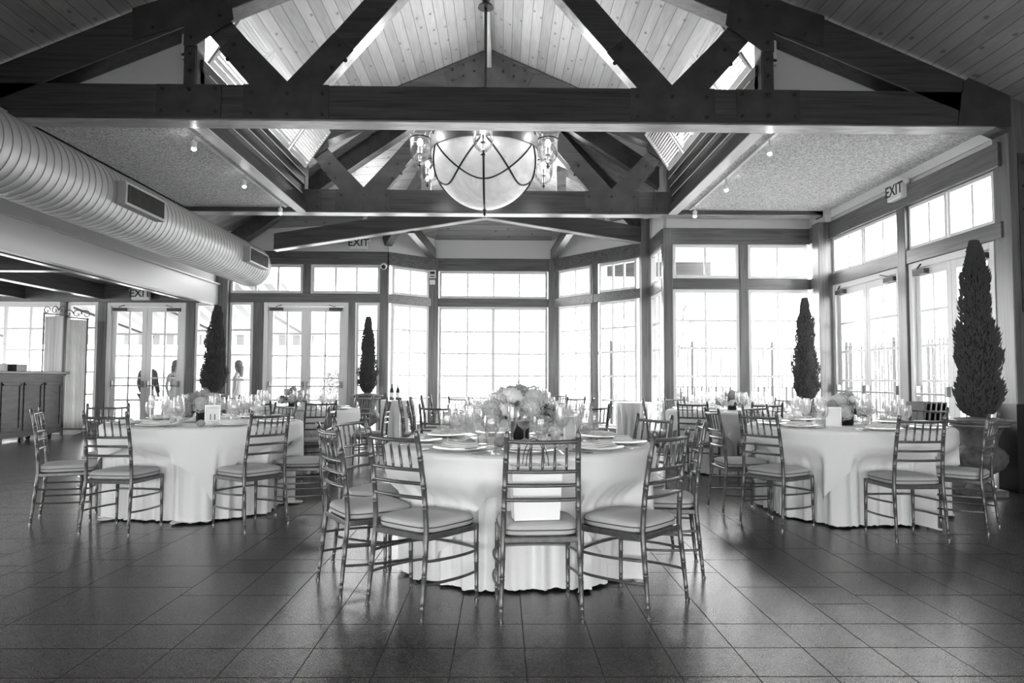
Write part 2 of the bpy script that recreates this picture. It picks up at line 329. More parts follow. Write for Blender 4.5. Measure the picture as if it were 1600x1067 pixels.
# header beam on the left with ledge, soffit above
trim(box('h',XL-.13,XL,-4.2,14.6,2.645,3.05,CREAM,bev=.006)); trim(box('h',XL-.15,XL+.05,-4.2,14.6,3.05,3.075,CREAM)); trim(box('h',XL-.15,XL-.05,-4.2,14.65,3.075,4.6,DRY))
trim(box('h',XL-.02,-5.2,-4.2,11.66,3.62,CE-.004,DRY))
# aisle ceilings (stippled) between the trusses
UC=3.13
struct(box('c',XC+UC,XR,Y1+.1,Y2,CE,CE+.08,STIP),'ceiling_right'); struct(box('c',-5.2,XC-UC,Y1+.1,Y2,CE,CE+.08,STIP),'ceiling_left')
trim(box('b',-5.23,-5.2,Y1,Y2,CE-.03,CE+.03,TIM_Y))
# roof planes
def zr(u): return 6.67-.432*u
def slab(name,pts,m,th=.12):
    n=len(pts); return MB().add([p for p in pts]+[(p[0],p[1],p[2]+th) for p in pts],[tuple(range(n)),tuple(range(2*n-1,n-1,-1))]+[(k,k+n,(k+1)%n+n,(k+1)%n) for k in range(n)]).build(name,m)
for sgn,nm in ((-1,'left'),(1,'right')):
    struct(slab('r',[(XC,-4.3,zr(0)),(XC+sgn*6.0,-4.3,zr(6.0)),(XC+sgn*6.0,Y1+.05,zr(6.0)),(XC,Y1+.05,zr(0))],PLK_Y),'ceiling_near_'+nm)
    struct(slab('r',[(XC,Y1+.05,zr(0)),(XC+sgn*3.2,Y1+.05,zr(3.2)),(XC+sgn*3.2,Y2+.2,zr(3.2)),(XC,Y2+.2,zr(0))],PLK_Y),'ceiling_middle_'+nm)
trim(box('ridge',XC-.05,XC+.05,Y1,Y2,zr(0)-.34,zr(0)+.02,timber('pale_ridge_wood',.3,.42,(20,1,20))))
A=(XC,Y2+.15,zr(0)); ZE=4.12
ring=[(XC-6.0,Y2+.15,zr(6)),(XC-5.75,YB+.15,ZE-.1),(-2.38,YB+.15,ZE+.12),(-1.5,15.6,ZE),(1.13,15.6,ZE),(2.9,13.55,ZE+.12),(3.0,12.9,ZE+.35),(5.5,YR+.15,ZE),(XC+6.0,Y2+.15,zr(6))]
mb=MB()
for a,b in zip(ring,ring[1:]): mb.add([A,a,b,(A[0],A[1],A[2]+.1),(a[0],a[1],a[2]+.1),(b[0],b[1],b[2]+.1)],[(0,1,2),(3,5,4),(1,4,5,2)])
struct(mb.build('r',PLK_X),'ceiling_far')
def rafter(p,q,w=.16,h=.3,m=None): return trim(MB().beam(p,q,w,h).build('r',m or TIM_D,bev=.006))
AA=(XC,Y2+.25,zr(0)-.25)
for q in ((-5.7,YB,ZE-.25),(-2.4,YB,ZE-.1),(2.75,13.6,ZE-.05),(3.9,12.85,ZE+.0)): rafter(AA,q,.17,.32)
for x in (-1.45,1.12): trim(box('p',x-.09,x+.09,Y3-.08,Y3+.06,4.3,5.25,PALE,bev=.005)) if False else None
# low gable beam before the bay and the two short beams to the bay posts
Y3=13.5
for x in (-1.45,1.12): trim(box('p',x-.09,x+.09,Y3-.06,Y3+.06,4.3,5.2,PALE,bev=.005))
mb=MB(); mb.prism([(-4.29,3.58),(-.30,4.22),(2.68,3.75),(2.68,4.05),(-.30,4.53),(-4.29,3.88)],1,Y3-.1,Y3+.1); trim(mb.build('b',TIM_X,bev=.006)); trim(MB().prism([(-4.29,3.565),(-.30,4.205),(2.68,3.735),(2.68,3.75),(-.30,4.22),(-4.29,3.58)],1,Y3-.1,Y3+.1).build('b',PALE))  # pale strip underneath has the window glare painted in
rafter((-1.75,Y3+.1,4.05),(-1.5,15.42,3.86),.14,.22); rafter((1.3,Y3+.1,4.05),(1.12,15.42,3.86),.14,.22)
# clerestory sides: lapped boards, window, louvred shutters
for sgn in (-1,1):
    X=XC+sgn*UC
    mb=MB()
    def sb(a,b,z0,z1,y0=Y1+.12,y1=Y2): mb.box(min(a,b),max(a,b),y0,y1,z0,z1)
    sb(X,X-sgn*.14,3.90,4.04)
    for k,(z0,z1) in enumerate(((4.04,4.19),(4.19,4.34),(4.34,4.47),(4.47,4.59))): sb(X,X-sgn*(.06+.03*k),z0,z1)
    mq=MB()
    for k,z0 in enumerate((4.04,4.19,4.34,4.47)): xa,xb=sorted((X-sgn*(.062+.03*k),X-sgn*(.066+.03*k))); mq.box(xa,xb,Y1+.27,Y2-.02,z0,z0+.014)
    trim(mq.build('glare_edge',WHITE))  # white slivers paint the bright reflections along the board undersides
    xa,xb=sorted((X-sgn*.005,X-sgn*.15)); trim(box('s',xa,xb,Y1+.26,Y2,3.885,3.9,WHITE))
    trim(mb.build('b',TIM_Y))
    WN[0]+=1; e=empty('window_%d'%WN[0],(0,0,0),kind='structure')
    mb=MB(); xa,xb=sorted((X+sgn*.02,X+sgn*.08)); zt=zr(UC)-.03
    mb.box(xa,xb,Y1+.1,Y2,4.59,4.65).box(xa,xb,Y1+.1,Y2,zt-.07,zt)
    for y in (Y1+.1,8.6,9.65,10.7,Y2-.1): mb.box(xa,xb,y,y+.08,4.62,zt)
    mb.build('window_frame',WHITE,e); xm=(xa+xb)/2
    MB().add([(xm,Y1+.1,4.6),(xm,Y2,4.6),(xm,Y2,zt),(xm,Y1+.1,zt)],[(0,1,2,3)]).build('glass_pane',PANE,e)
    for j,y0 in enumerate((7.75,8.75,9.75,10.72)):
        side='left' if sgn<0 else 'right'; order=('nearest','second','third','farthest')[j]
        t=empty('louvred_shutter',(X-sgn*.13,y0,4.62),0,'white louvred shutter tilted inward high on the %s clerestory side, %s of its four'%(side,order),'shutter','louvred shutters under the roof')
        dx=-sgn*.40; dz=.60; W=.93; n=Vector((dz*1.0,0,-dx)).normalized()
        def pt(s,y,o=0): return (dx*s+n.x*o,y,dz*s+n.z*o)
        f=MB()
        for (s0,s1,ya,yb) in ((0,.09,0,W),(.92,1,0,W),(.09,.92,0,.05),(.09,.92,W-.05,W)):
            f.add([pt(s0,ya,-.015),pt(s1,ya,-.015),pt(s1,yb,-.015),pt(s0,yb,-.015),pt(s0,ya,.015),pt(s1,ya,.015),pt(s1,yb,.015),pt(s0,yb,.015)],[(0,1,2,3),(7,6,5,4),(0,4,5,1),(1,5,6,2),(2,6,7,3),(3,7,4,0)])
        f.build('frame',WHITE,t); f=MB()
        for k in range(13):
            s=.11+.81*k/13; f.add([pt(s,.05,-.018),pt(s+.05,.05,.018),pt(s+.05,W-.05,.018),pt(s,W-.05,-.018),pt(s+.006,.05,-.02),pt(s+.056,.05,.016),pt(s+.056,W-.05,.016),pt(s+.006,W-.05,-.02)],[(0,1,2,3),(7,6,5,4),(0,4,5,1),(1,5,6,2),(2,6,7,3),(3,7,4,0)])
        f.build('louvres',WHITE,t)
# trusses --------------------------------------------------------------------
def bolt_mesh():
    return MB().lathe([(.022,0),(.022,.006),(.014,.006),(.014,.018),(.0001,.02)],10,close=False)
def truss(Y,label,first=True):
    t=empty('roof_truss',(0,Y,0),0,label,'truss','timber roof trusses'); D=.25
    XA=-5.75-0.0; XB=5.41
    MB().box(XA,XB,0,D,ZB,ZB+.375).build('bottom_chord',TIM_X,t,bev=.008)
    MB().box(XA,XB,.004,D-.004,ZB-.012,ZB).build('glare_board',PALE,t)  # added pale board, window glare on the chord underside put into its colour
    for s,xe in ((-1,XA),(1,XB)):
        u=abs(xe-XC)
        MB().prism([(XC,zr(0)-.02),(XC+s*u,zr(u)-.02),(XC+s*u,zr(u)-.40),(XC,zr(0)-.47)],1,.0,D).build('rafter',TIM_X,t,bev=.008)
        xv=XC+s*3.075; MB().box(xv-.065,xv+.065,.02,D-.02,ZB+.375,zr(3.075)-.40).build('strut',TIM_Z,t,bev=.006)
        # inner diagonal from chord to ridge, outer diagonal up to the vertical
        MB().beam((XC+s*1.99,D/2,ZB+.25),(XC+s*.16,D/2,6.29),D-.04,.27,(s*.7,0,.7)).build('diagonal_brace',TIM_X,t,bev=.006)
        MB().beam((XC+s*1.685,D/2,ZB+.40),(XC+s*.16,D/2,6.08),D-.05,.012,(s*.7,0,.7)).build('glare_board',PALE,t)  # pale brace underside, glare painted into the wood tone
        MB().beam((XC+s*2.10,D/2,ZB+.23),(XC+s*3.0,D/2,5.15),D-.04,.27,(-s*.7,0,.7)).build('diagonal_brace',TIM_X,t,bev=.006)
        for (poly,bs) in (
            ([(x_-.07,ZB-.02+z_) for x_,z_ in ((1.60,.012),(2.50,.012),(2.50,.375),(2.44,.375),(2.77,.75),(2.555,.94),(2.04,.41),(1.56,.94),(1.345,.755),(1.67,.375),(1.60,.375))],[(1.6,.04),(1.97,.04),(2.34,.04),(1.6,.26),(1.97,.26),(2.34,.26),(1.50,.54),(1.42,.78),(1.36,.62),(2.44,.54),(2.54,.78),(2.6,.62)]),
            ([(2.66,ZB+.01),(3.34,ZB+.01),(3.34,ZB+.35),(3.06,ZB+.35),(3.06,ZB+.75),(2.94,ZB+.75),(2.94,ZB+.35),(2.66,ZB+.35)],[(2.72,.06),(3.0,.06),(3.28,.06),(2.72,.3),(3.0,.3),(3.28,.3),(3.0,.5),(3.0,.68)]),
            ([(2.55,4.95),(2.95,4.66),(3.07,4.66),(3.07,4.88),(3.6,4.72),(3.62,5.06),(2.9,5.3),(2.62,5.38)],[(2.7,1.1),(3.0,.86),(3.4,.96),(3.0,1.26)])):
            pl=MB().prism([(XC+s*(a+.07),z+.02) for a,z in poly],1,-.012,0).build('gusset_plate',PLATE,t)
            for (a,b) in bs:
                bo=bolt_mesh().build('bolt',BOLT,pl); bo.location=(XC+s*(a+.07),-.012,ZB+b+.02); bo.rotation_euler=(PI/2,0,0)
    pl=MB().prism([(XC-.75,zr(.75)-.1),(XC,zr(0)-.06),(XC+.75,zr(.75)-.1),(XC+.62,zr(.75)-.42),(XC,zr(0)-.75),(XC-.62,zr(.75)-.42)],1,-.012,0).build('gusset_plate',PLATE,t)
    for a in (-.6,-.42,-.24,.24,.42,.6):
        for b in (.12,.3):
            bo=bolt_mesh().build('bolt',BOLT,pl); bo.location=(XC+a,-.012,zr(abs(a))-b); bo.rotation_euler=(PI/2,0,0)
    return t
t1=truss(Y1,'nearest dark timber roof truss with steel gusset plates spanning the whole hall')
t2=truss(Y2,'second dark timber roof truss, seen behind the chandelier')
# right end of the near truss: knee plate
MB().prism([(4.86,ZB-.005),(5.43,ZB-.005),(5.43,ZB+.36),(5.15,ZB+.66),(4.94,ZB+.48)],1,-.02,0).build('knee_plate',PLATE,t1)
for y in (Y1,Y2):
    for s in (-1,1):
        xe=XR+.1 if s>0 else XL-.1; u=abs(xe-XC)
        trim(MB().prism([(XC+s*3.13,ZB+.2),(xe,ZB+.2),(xe,zr(u)+.02),(XC+s*3.13,zr(3.13)+.02)],1,y+.26,y+.31).build('infill',DRY))
# post below the near truss
pt_=post(5.41,5.76,Y1,Y1+.26,0,ZB+.3); pl=MB().box(5.50,5.74,Y1-.012,Y1,1.9,3.6).build('gusset_plate',PLATE)
pl.parent=pt_
MB().box(5.39,5.78,Y1-.02,Y1+.28,0,.93).build('lower_sleeve',BLACK,pt_)
for k in range(7):
    bo=bolt_mesh().build('bolt',BOLT,pl); bo.location=(5.55,Y1-.012,2.0+k*.25); bo.rotation_euler=(PI/2,0,0)
# ---------------------------------------------------------------- duct
d=empty('air_duct',(-4.70,0,3.25),0,'long round spiral sheet metal air duct running under the ceiling on the left','duct')
prof=[];y=-2.3;Rd=.375
mb=MB(); pts=[];rs=[]
while y<13.3:
    for dy,dr in ((0,0),(.092,0),(.095,-.009),(.099,-.009),(.102,.004),(.115,.003)): pts.append((0,y+dy,0)); rs.append(Rd+dr)
    y+=.118
mb.tube(pts,rs,48).build('duct_body',DUCT,d,smooth=True)
for y0 in (8.02,12.0):
    v=MB(); a=-.05; v.box(.17,.47,y0,y0+.95,-.13,.13).build('register_box',DUCT,d,bev=.004)
    v=MB(); v.box(.47,.475,y0+.04,y0+.91,-.10,.10).build('register_recess',PLATE,d)
    v=MB()
    for k in range(26): v.box(.475,.487,y0+.05+k*.033,y0+.058+k*.033,-.10,.10)
    v.build('register_grille',PLATE,d)
# ---------------------------------------------------------------- chandelier
ch=empty('chandelier',(XC,9.57,0),0,'large bowl chandelier with six glass bell jar lamps hanging from the roof ridge','chandelier')
MB().tube([(0,0,4.9),(0,0,zr(0)-.34)],.022,10).build('rod',BRONZE,ch)
MB().lathe([(.0001,0),(.11,0),(.10,.03),(.03,.08),(.0001,.09)],20,(0,0,zr(0)-.43)).build('ceiling_rose',BRONZE,ch,smooth=True)
RB=.72; zrim=4.25
prof=[(max(RB*cos(a),.0005),zrim+RB*1.1*sin(a)) for a in [-PI/2+PI/2*k/18 for k in range(19)]]
prof+= [(r-.015,z+.0) for r,z in reversed(prof) if r>.03]
MB().lathe(prof,56,close=False).build('bowl',BOWL,ch,smooth=True)
MB().lathe([(RB-.005,zrim-.03),(RB+.025,zrim-.03),(RB+.03,zrim+.03),(RB+.045,zrim+.13),(RB-.005,zrim+.13),(RB-.005,zrim-.03)],56,close=False).build('rim_band',mat('brushed_rim_metal',.22,.4,.6),ch,smooth=True)
for k in range(6):
    a=PI/6+k*PI/3
    # swooping straps crossing on the bowl
    q=[]
    for j in range(25):
        t_=j/24; az=a+PI/3*2*t_ ; el=-sin(PI*t_)*.72
        q.append(((RB+.008)*cos(el)*cos(az),(RB+.008)*cos(el)*sin(az),zrim+(RB+.008)*1.1*sin(el)))
    MB().tube(q,.012,6).build('strap',BRONZE,ch)
q=[((RB+.008)*cos(a)*0,-(RB+.008)*cos(a),zrim+RB*1.1*sin(a)-.006) for a in [-PI/2*j/20 for j in range(21)]]
MB().tube(q,.014,6).build('strap',BRONZE,ch)
MB().lathe([(.0001,-.10),(.012,-.09),(.02,-.06),(.01,-.04),(.03,-.01),(.0001,.0)],14,(0,0,zrim-RB*1.1)).build('finial',BRONZE,ch,smooth=True)
for k in range(6):
    a=-PI/2+k*PI/3; lx,ly=.95*cos(a),.95*sin(a); zb=3.93
    s=MB(); s.tube([(RB*cos(a),RB*sin(a),zrim+.06),(.83*cos(a),.83*sin(a),zrim+.20),(.92*cos(a),.92*sin(a),zrim+.42),(lx,ly,zrim+.50)],.010,6)
    s.tube([(0.0,0,5.0),(RB*cos(a),RB*sin(a),zrim+.08)],.007,6)
    for q in (1,-1):
        pts=[((RB+.02)*cos(a+q*.12*j/8)+.0,(RB+.02)*sin(a+q*.12*j/8),zrim+.09+.12*sin(PI*j/8)) for j in range(9)]; s.tube(pts,.006,5)
    arm=s.build('arm',BRONZE,ch)
    j=MB().lathe([(.001,.0),(.05,.01),(.10,.06),(.125,.14),(.13,.24),(.128,.33),(.142,.39),(.17,.45),(.168,.45),(.139,.388),(.125,.33),(.127,.24),(.122,.14),(.098,.062),(.05,.013)],28,(lx,ly,zb),False).build('bell_jar',SHADE,ch,smooth=True)
    MB().lathe([(.131,.315),(.137,.315),(.137,.33),(.131,.33),(.131,.315)],28,(lx,ly,zb),False).build('collar',BRONZE,j)
    MB().lathe([(.0001,-.06),(.008,-.05),(.012,-.035),(.03,-.03),(.03,-.022),(.012,-.018),(.0001,.02)],12,(lx,ly,zb)).tube([(lx,ly,zb),(lx,ly,zb+.16)],.006,6).lathe([(.03,.12),(.032,.125),(.03,.13)],10,(lx,ly,zb)).build('finial',BRONZE,j)
    MB().tube([(lx,ly,zb+.13),(lx,ly,zb+.23)],.013,8).build('candle_sleeve',PAPER,j)
    MB().ball((lx,ly,zb+.28),.035,10,8,1.35).build('bulb',BULB,j,smooth=True)
    for q in range(3): 
        b=a+q*2*PI/3; MB().tube([(lx+.136*cos(b),ly+.136*sin(b),zb+.32),(lx,ly,zb+.68)],.0035,4).build('chain',BRONZE,j)
    pl=bpy.data.lights.new('lamp_glow','POINT'); pl.energy=2; pl.shadow_soft_size=.04; po=bpy.data.objects.new('lamp_glow',pl); COL.objects.link(po); po.parent=ch; po.location=(lx,ly,zb+.36)
pl=bpy.data.lights.new('bowl_glow','POINT'); pl.energy=60; pl.shadow_soft_size=.2; po=bpy.data.objects.new('bowl_glow',pl); COL.objects.link(po); po.parent=ch; po.location=(0,0,zrim+.1)
# ---------------------------------------------------------------- fill spots added out of view to brighten the tables
for i,(x,y,tx,ty,e_) in enumerate(((.1,3.4,.12,4.62,70),(-2.6,5.4,-2.7,6.62,60),(2.9,5.2,3.1,6.42,60))):
    z0=zr(abs(x-XC))-.45; u=empty('fill_spotlight',(x,y,z0),0,'small fill spotlight added out of view over the near bay, aimed at the %s table'%('middle','left','right')[i],'spotlight','added fill spotlights over the near bay')
    MB().tube([(0,0,.0),(0,0,.44)],.01,6).lathe([(.03,0),(.045,.02),(.045,.1),(.02,.12)],14).build('lamp_head',WHITE,u)
    pl=bpy.data.lights.new('fill_spot_beam','SPOT'); pl.energy=e_; pl.spot_size=.56; pl.spot_blend=.8; pl.shadow_soft_size=.12; po=bpy.data.objects.new('fill_spot_beam',pl); COL.objects.link(po); po.parent=u; po.location=(0,0,-.02)
    po.rotation_euler=Vector((tx-x,ty-y,.77-z0)).to_track_quat('-Z','Y').to_euler()
# ---------------------------------------------------------------- track lights
def track(x,ys,side):
    t=empty('track_light',(x,0,CE),0,'track of small spotlights along the %s stippled ceiling edge'%side,'track light','track lights')
    MB().box(-.02,.02,Y1+.3,Y2-.1,-.03,0).build('rail',WHITE,t)
    for i,y in enumerate(ys):
        h=MB().tube([(0,y,-.03),(0,y,-.10)],.012,8).lathe([(.02,-.02),(.03,0),(.036,.06),(.02,.07)],14,(0,y,-.17)).build('spotlight_head',WHITE,t,smooth=True)
        MB().lathe([(.001,0),(.027,0),(.027,.004)],12,(0,y,-.195),False).ball((0,y,-.19),.022,10,6).build('lens',SPOT,h)
track(-3.52,(8.1,9.7,11.3),'left'); track(3.08,(8.1,9.7,11.3),'right')
# fill lamps added unseen on the low gable beam to brighten the far ceiling
for i,x in enumerate((-2.6,-1.2,.7,2.0)):
    zt=4.53-abs(x+.30)*.163+.01; u=empty('fill_uplight',(x,Y3,zt),0,'small uplight added out of sight on the low gable beam before the bay','fill_uplight','added fill lamps on the low gable beam')
    MB().lathe([(.0001,0),(.06,0),(.06,.02),(.03,.03),(.05,.07),(.045,.075),(.0001,.05)],16).build('fixture',WHITE,u)
    pl=bpy.data.lights.new('fill_uplight_glow','SPOT'); pl.energy=28; pl.spot_size=2.5; pl.spot_blend=1; pl.shadow_soft_size=.04; po=bpy.data.objects.new('fill_uplight_glow',pl); COL.objects.link(po); po.parent=u; po.location=(0,0,.09); po.rotation_euler=(PI,0,0)
# ---------------------------------------------------------------- signs and small wall devices
def text(body,size,m,parent,loc,rot,ext=.001,off=.0):
    c=bpy.data.curves.new('lettering','FONT'); c.offset=off; c.body=body; c.size=size; c.extrude=ext; c.align_x='CENTER'; c.align_y='CENTER'; c.materials.append(m)
    q=bpy.data.objects.new('q',c); COL.objects.link(q); bpy.context.view_layer.update()
    me=bpy.data.meshes.new_from_object(q.evaluated_get(bpy.context.evaluated_depsgraph_get())); bpy.data.objects.remove(q)
    me.materials.clear(); me.materials.append(m)
    o=bpy.data.objects.new('lettering',me); COL.objects.link(o); o.parent=parent; o.location=loc; o.rotation_euler=rot; return o
def exit_sign(loc,rz,label):
    e=empty('exit_sign',loc,rz,label,'exit sign','exit signs')
    MB().box(-.17,.17,-.06,.06,-.13,.13).build('housing',WHITE,e,bev=.008)
    text('EXIT',.21,INK,e,(0,-.062,-.005),(PI/2,0,0),off=.003)
    for s in (-1,1): MB().ball((s*.21,0,.07),.04,12,8).build('lamp_head',WHITE,e,smooth=True)
    return e
exit_sign((5.36,9.52,3.745),-PI/2+.0,'white EXIT sign with lamp heads high on the right wall above the glass doors')
exit_sign((-2.93,YB-.16,3.93),0,'white EXIT sign on the wall above the left far windows')
exit_sign((-7.3,YB-.2,2.86),0,'white EXIT sign above the glass doors of the bar room')
e=empty('thermostat',(-1.5,15.385,3.33),0,'small wall thermostat with dark display on timber post left of the middle bay','thermostat')
MB().box(-.07,.07,-.03,0,.0,.17).build('body',WHITE,e,bev=.004); MB().box(-.05,.05,-.033,-.03,.08,.14).build('display',INK,e); MB().box(-.05,.05,-.033,-.03,.02,.045).build('display',INK,e); MB().box(-.06,.06,-.025,0,-.14,-.04).build('sensor_box',WHITE,e,bev=.004)
e=empty('dome_camera',(-2.42,YB-.14,3.46),0,'round security dome camera on post above left window','camera')
MB().ball((0,0,0),.07,16,10).build('housing',WHITE,e,smooth=True); MB().ball((0,-.035,-.015),.048,12,8).build('lens_dome',INK,e,smooth=True)
# ---------------------------------------------------------------- chairs
def make_chair():
    t=empty('chiavari_chair')
    def stile(z,s):   # rear post path
        if z<.4: u=z/.4; return (s*(.200-.012*u),-.235+.04*u,z)
        u=(z-.4)/.52; return (s*(.188-.013*u),-.195-.012*u-.055*u*u,z)
    rings=[.05,.075,.2,.215,.30,.53,.545,.63,.65,.77,.79,.895]
    for s in (-1,1):
        zs=[0.012]; 
        for r in rings: zs+= [r-.004,r,r+.004]
        zs+=[.12,.16,.36,.40,.44,.48,.58,.70,.83,.86,.908,.918,.922]; zs=sorted(set(zs))
        def rad(z):
            b=.0095+.0045*min(1,z/.3)
            if any(abs(z-r)<.001 for r in rings): return b+.0022
            if z>.915: return .006 if z>.92 else .011
            return b
        lg=MB().tube([stile(z,s) for z in zs],[rad(z) for z in zs],9).build('leg',CHAIR,t,smooth=True)
        MB().lathe([(.009,0),(.0125,0),(.0125,.012),(.009,.014)],10,(stile(0,s)[0],stile(0,s)[1],0)).build('foot_glide',GLIDE,lg)
    for s in (-1,1):
        zs=[.012,.046,.05,.054,.071,.075,.079,.15,.196,.2,.204,.30,.304,.308,.40]
        lg=MB().tube([(s*(.192+.003*(1-z/.4)),.175+.004*(1-z/.4),z) for z in zs],[.0095+.004*min(1,z/.3)+(.0022 if i in (2,5,9,12) else 0) for i,z in enumerate(zs)],9).build('leg',CHAIR,t,smooth=True)
        MB().lathe([(.009,0),(.0125,0),(.0125,.012),(.009,.014)],10,(s*.195,.179,0)).build('foot_glide',GLIDE,lg)
    MB().box(-.188,.188,-.207,-.177,.372,.402).box(-.195,.195,.165,.197,.372,.402).box(-.202,-.178,-.19,.18,.372,.402).box(.178,.202,-.19,.18,.372,.402).box(-.18,.18,-.18,.17,.385,.400).build('seat_frame',CHAIR,t,bev=.005)
    # cushion
    mb=MB(); n=40
    def sq(a,hx,hy,p=5): c,s_=cos(a),sin(a); k=(abs(c)**p+abs(s_)**p)**(-1/p); return (hx*c*k,hy*s_*k)
    prof=[(.90,.401),(.985,.410),(1.0,.425),(1.0,.438),(.985,.450),(.93,.459),(.7,.466),(.35,.469),(.02,.470)]
    vs=[]
    for f_,z in prof:
        for k in range(n): x,y=sq(2*PI*k/n,.2*f_,.198*f_); vs.append((x,y-.002,z-(0 if abs(f_-1)>.2 else 0)))
    fs=[(i*n+k,i*n+(k+1)%n,(i+1)*n+(k+1)%n,(i+1)*n+k) for i in range(len(prof)-1) for k in range(n)]+[tuple(range(n-1,-1,-1)),tuple((len(prof)-1)*n+k for k in range(n))]
    cu=mb.add(vs,fs).build('seat_cushion',CUSH,t,smooth=True)
    pts=[sq(2*PI*k/n,.2005,.1985) for k in range(n+1)]; MB().tube([(x,y-.002,.4315+.0) for x,y in pts],.0035,5,False).build('piping',PIPE,cu)
    def back(z): return stile(z,1)
    for z,r in ((.873,.0105),(.723,.0095),(.655,.0095),(.584,.0095)):
        x,y,_=back(z); b=.022; pts=[(x*q,y-b*(1-q*q),z-(.004 if z>.87 else 0)*(1-q*q)) for q in [-1+2*j/10 for j in range(11)]]
        MB().tube(pts,r,8).build('top_rail' if z>.87 else 'back_slat',CHAIR,t,smooth=True)
    for k in range(5):
        q=-.667+k*.333; a=back(.727); b=back(.869)
        p0=Vector((a[0]*q,a[1]-.022*(1-q*q),.727)); p1=Vector((b[0]*q,b[1]-.022*(1-q*q),.866))
        MB().tube([p0.lerp(p1,u) for u in (0,.12,.15,.18,.5,.82,.85,.88,1)],[.0065,.0065,.0085,.0065,.0075,.0065,.0085,.0065,.0065],7).build('spindle',CHAIR,t,smooth=True)
    for s in (-1,1):
        for z in (.155,.265):
            r=stile(z+.01,s); f=(s*.194,.177,z); pts=[]
            for j in range(11):
                u=j/10; pts.append((r[0]+(f[0]-r[0])*u+s*.03*sin(PI*u)**.7,r[1]+(f[1]-r[1])*u,r[2]+(f[2]-r[2])*u))
            MB().tube(pts,.0075,7).build('stretcher',CHAIR,t,smooth=True)
    MB().tube([(-.194+.388*j/10,.177+.02*sin(PI*j/10),.275) for j in range(11)],.0075,7).build('stretcher',CHAIR,t,smooth=True)
    x,y,_=stile(.24,1); MB().tube([(-x+2*x*j/8,y,.24) for j in range(9)],.0075,7).build('stretcher',CHAIR,t,smooth=True) if False else None
    return t
proto=make_chair(); used=[False]; SEATS=[]
def chair(mx,my,face,label,group=None):
    """mx,my: middle between the rear feet; face: heading in degrees"""
    a=math.radians(face); ox=mx+.235*cos(a); oy=my+.235*sin(a)
    label='grey bamboo-style chair '+label; SEATS.append((ox,oy,a))
    if not used[0]:
        used[0]=True; c=proto; c.location=(ox,oy,0); c.rotation_euler=(0,0,a-PI/2); c['label']=label
    else: c=clone(proto,(ox,oy,0),a-PI/2,label=label)
    c['category']='chair'; c['group']=group or 'bamboo-style banquet chairs'
    return c
for a in (
 (-.54,3.687,51,'seen from behind at front left of the nearest table'),
 (.201,3.538,94,'holding the white gift bag, backrest to the camera'),
 (.863,3.725,138,'seen from behind at front right of the nearest table'),
 (1.236,4.502,171,'at right side of nearest table, backrest edge-on'),
 (-.964,4.096,31,'at left side of nearest table, leftmost of its near row'),
 (-1.0,4.86,-22,'at rear left of nearest table, backrest turned half away'),
 (1.103,5.25,-148,'at rear right of nearest table, seen through its slats'),
 (-3.83,6.02,23,'farthest left in the photo, at the number 11 table'),
 (-2.975,5.474,82,'at front left of number 11 table, back to the camera'),
 (-1.84,5.731,145,'at front right of number 11 table, back to the camera'),
 (-1.55,6.49,186,'at right side of number 11 table, side view'),
 (-2.245,7.45,-128,'at rear right of number 11 table, facing the camera'),
 (-3.85,7.10,-62,'at rear left of number 11 table, near the bar'),
 (-2.80,8.22,92,'at front left of far left table, behind the number 11 table'),
 (-2.09,8.35,121,'at front right of the far left table, seat showing behind slats'),
 (-1.53,9.68,180,'at right side of far left table, side view by the cafe table'),
 (-2.03,10.6,-128,'at rear right of far left table, below the left slim cypress'),
 (-4.0,10.6,-45,'at rear left of the far left table'),
 (-.66,7.18,60,'at front left of middle rear table, behind the nearest glasses'),
 (.95,7.36,122,'at front right of middle rear table, behind the nearest glasses'),
 (1.22,8.15,172,'at right side of the middle rear table'),
 (-1.03,8.1,8,'at left side of the middle rear table, edge-on'),
 (-.6,10.3,58,'at front left of the farthest middle table'),
 (1.08,10.5,128,'at front right of the farthest middle table'),
 (1.42,11.3,170,'at right side of the farthest middle table'),
 (.95,12.4,-122,'behind the farthest middle table, near the bay post'),
 (-1.32,9.5,5,'nearest of the row of spare chairs left of middle rear table'),
 (-1.24,10.02,5,'second nearest in the row of spare chairs left of middle rear table'),
 (-1.20,11.0,5,'second farthest in the row of spare chairs left of middle rear table'),
 (-1.12,11.52,5,'farthest in the row of spare chairs left of middle rear table'),
 (2.085,5.79,33,'at front left of right table, back to the camera'),
 (3.094,5.275,93,'at front right of right table, back to the camera'),
 (3.875,5.647,135,'farthest right in the photo, angled before the cypress urn'),
 (1.93,6.5,2,'at left side of the right table, side view'),
 (2.62,7.35,-62,'at rear left of the right table'),
 (4.17,6.98,-150,'at rear right of the right table, beside the black folders'),
 (2.25,8.42,58,'at front left of the far right table'),
 (3.07,8.28,91,'at front middle of the far right table'),
 (1.98,9.9,-12,'at left side of far right table, near the small cafe table'),
 (4.1,10.3,-140,'at rear right of the far right table'),
 (4.22,9.55,180,'at right side of far right table, beside the rear cypress'),
 (2.55,10.5,-65,'at rear left of the far right table'),
): chair(*a)
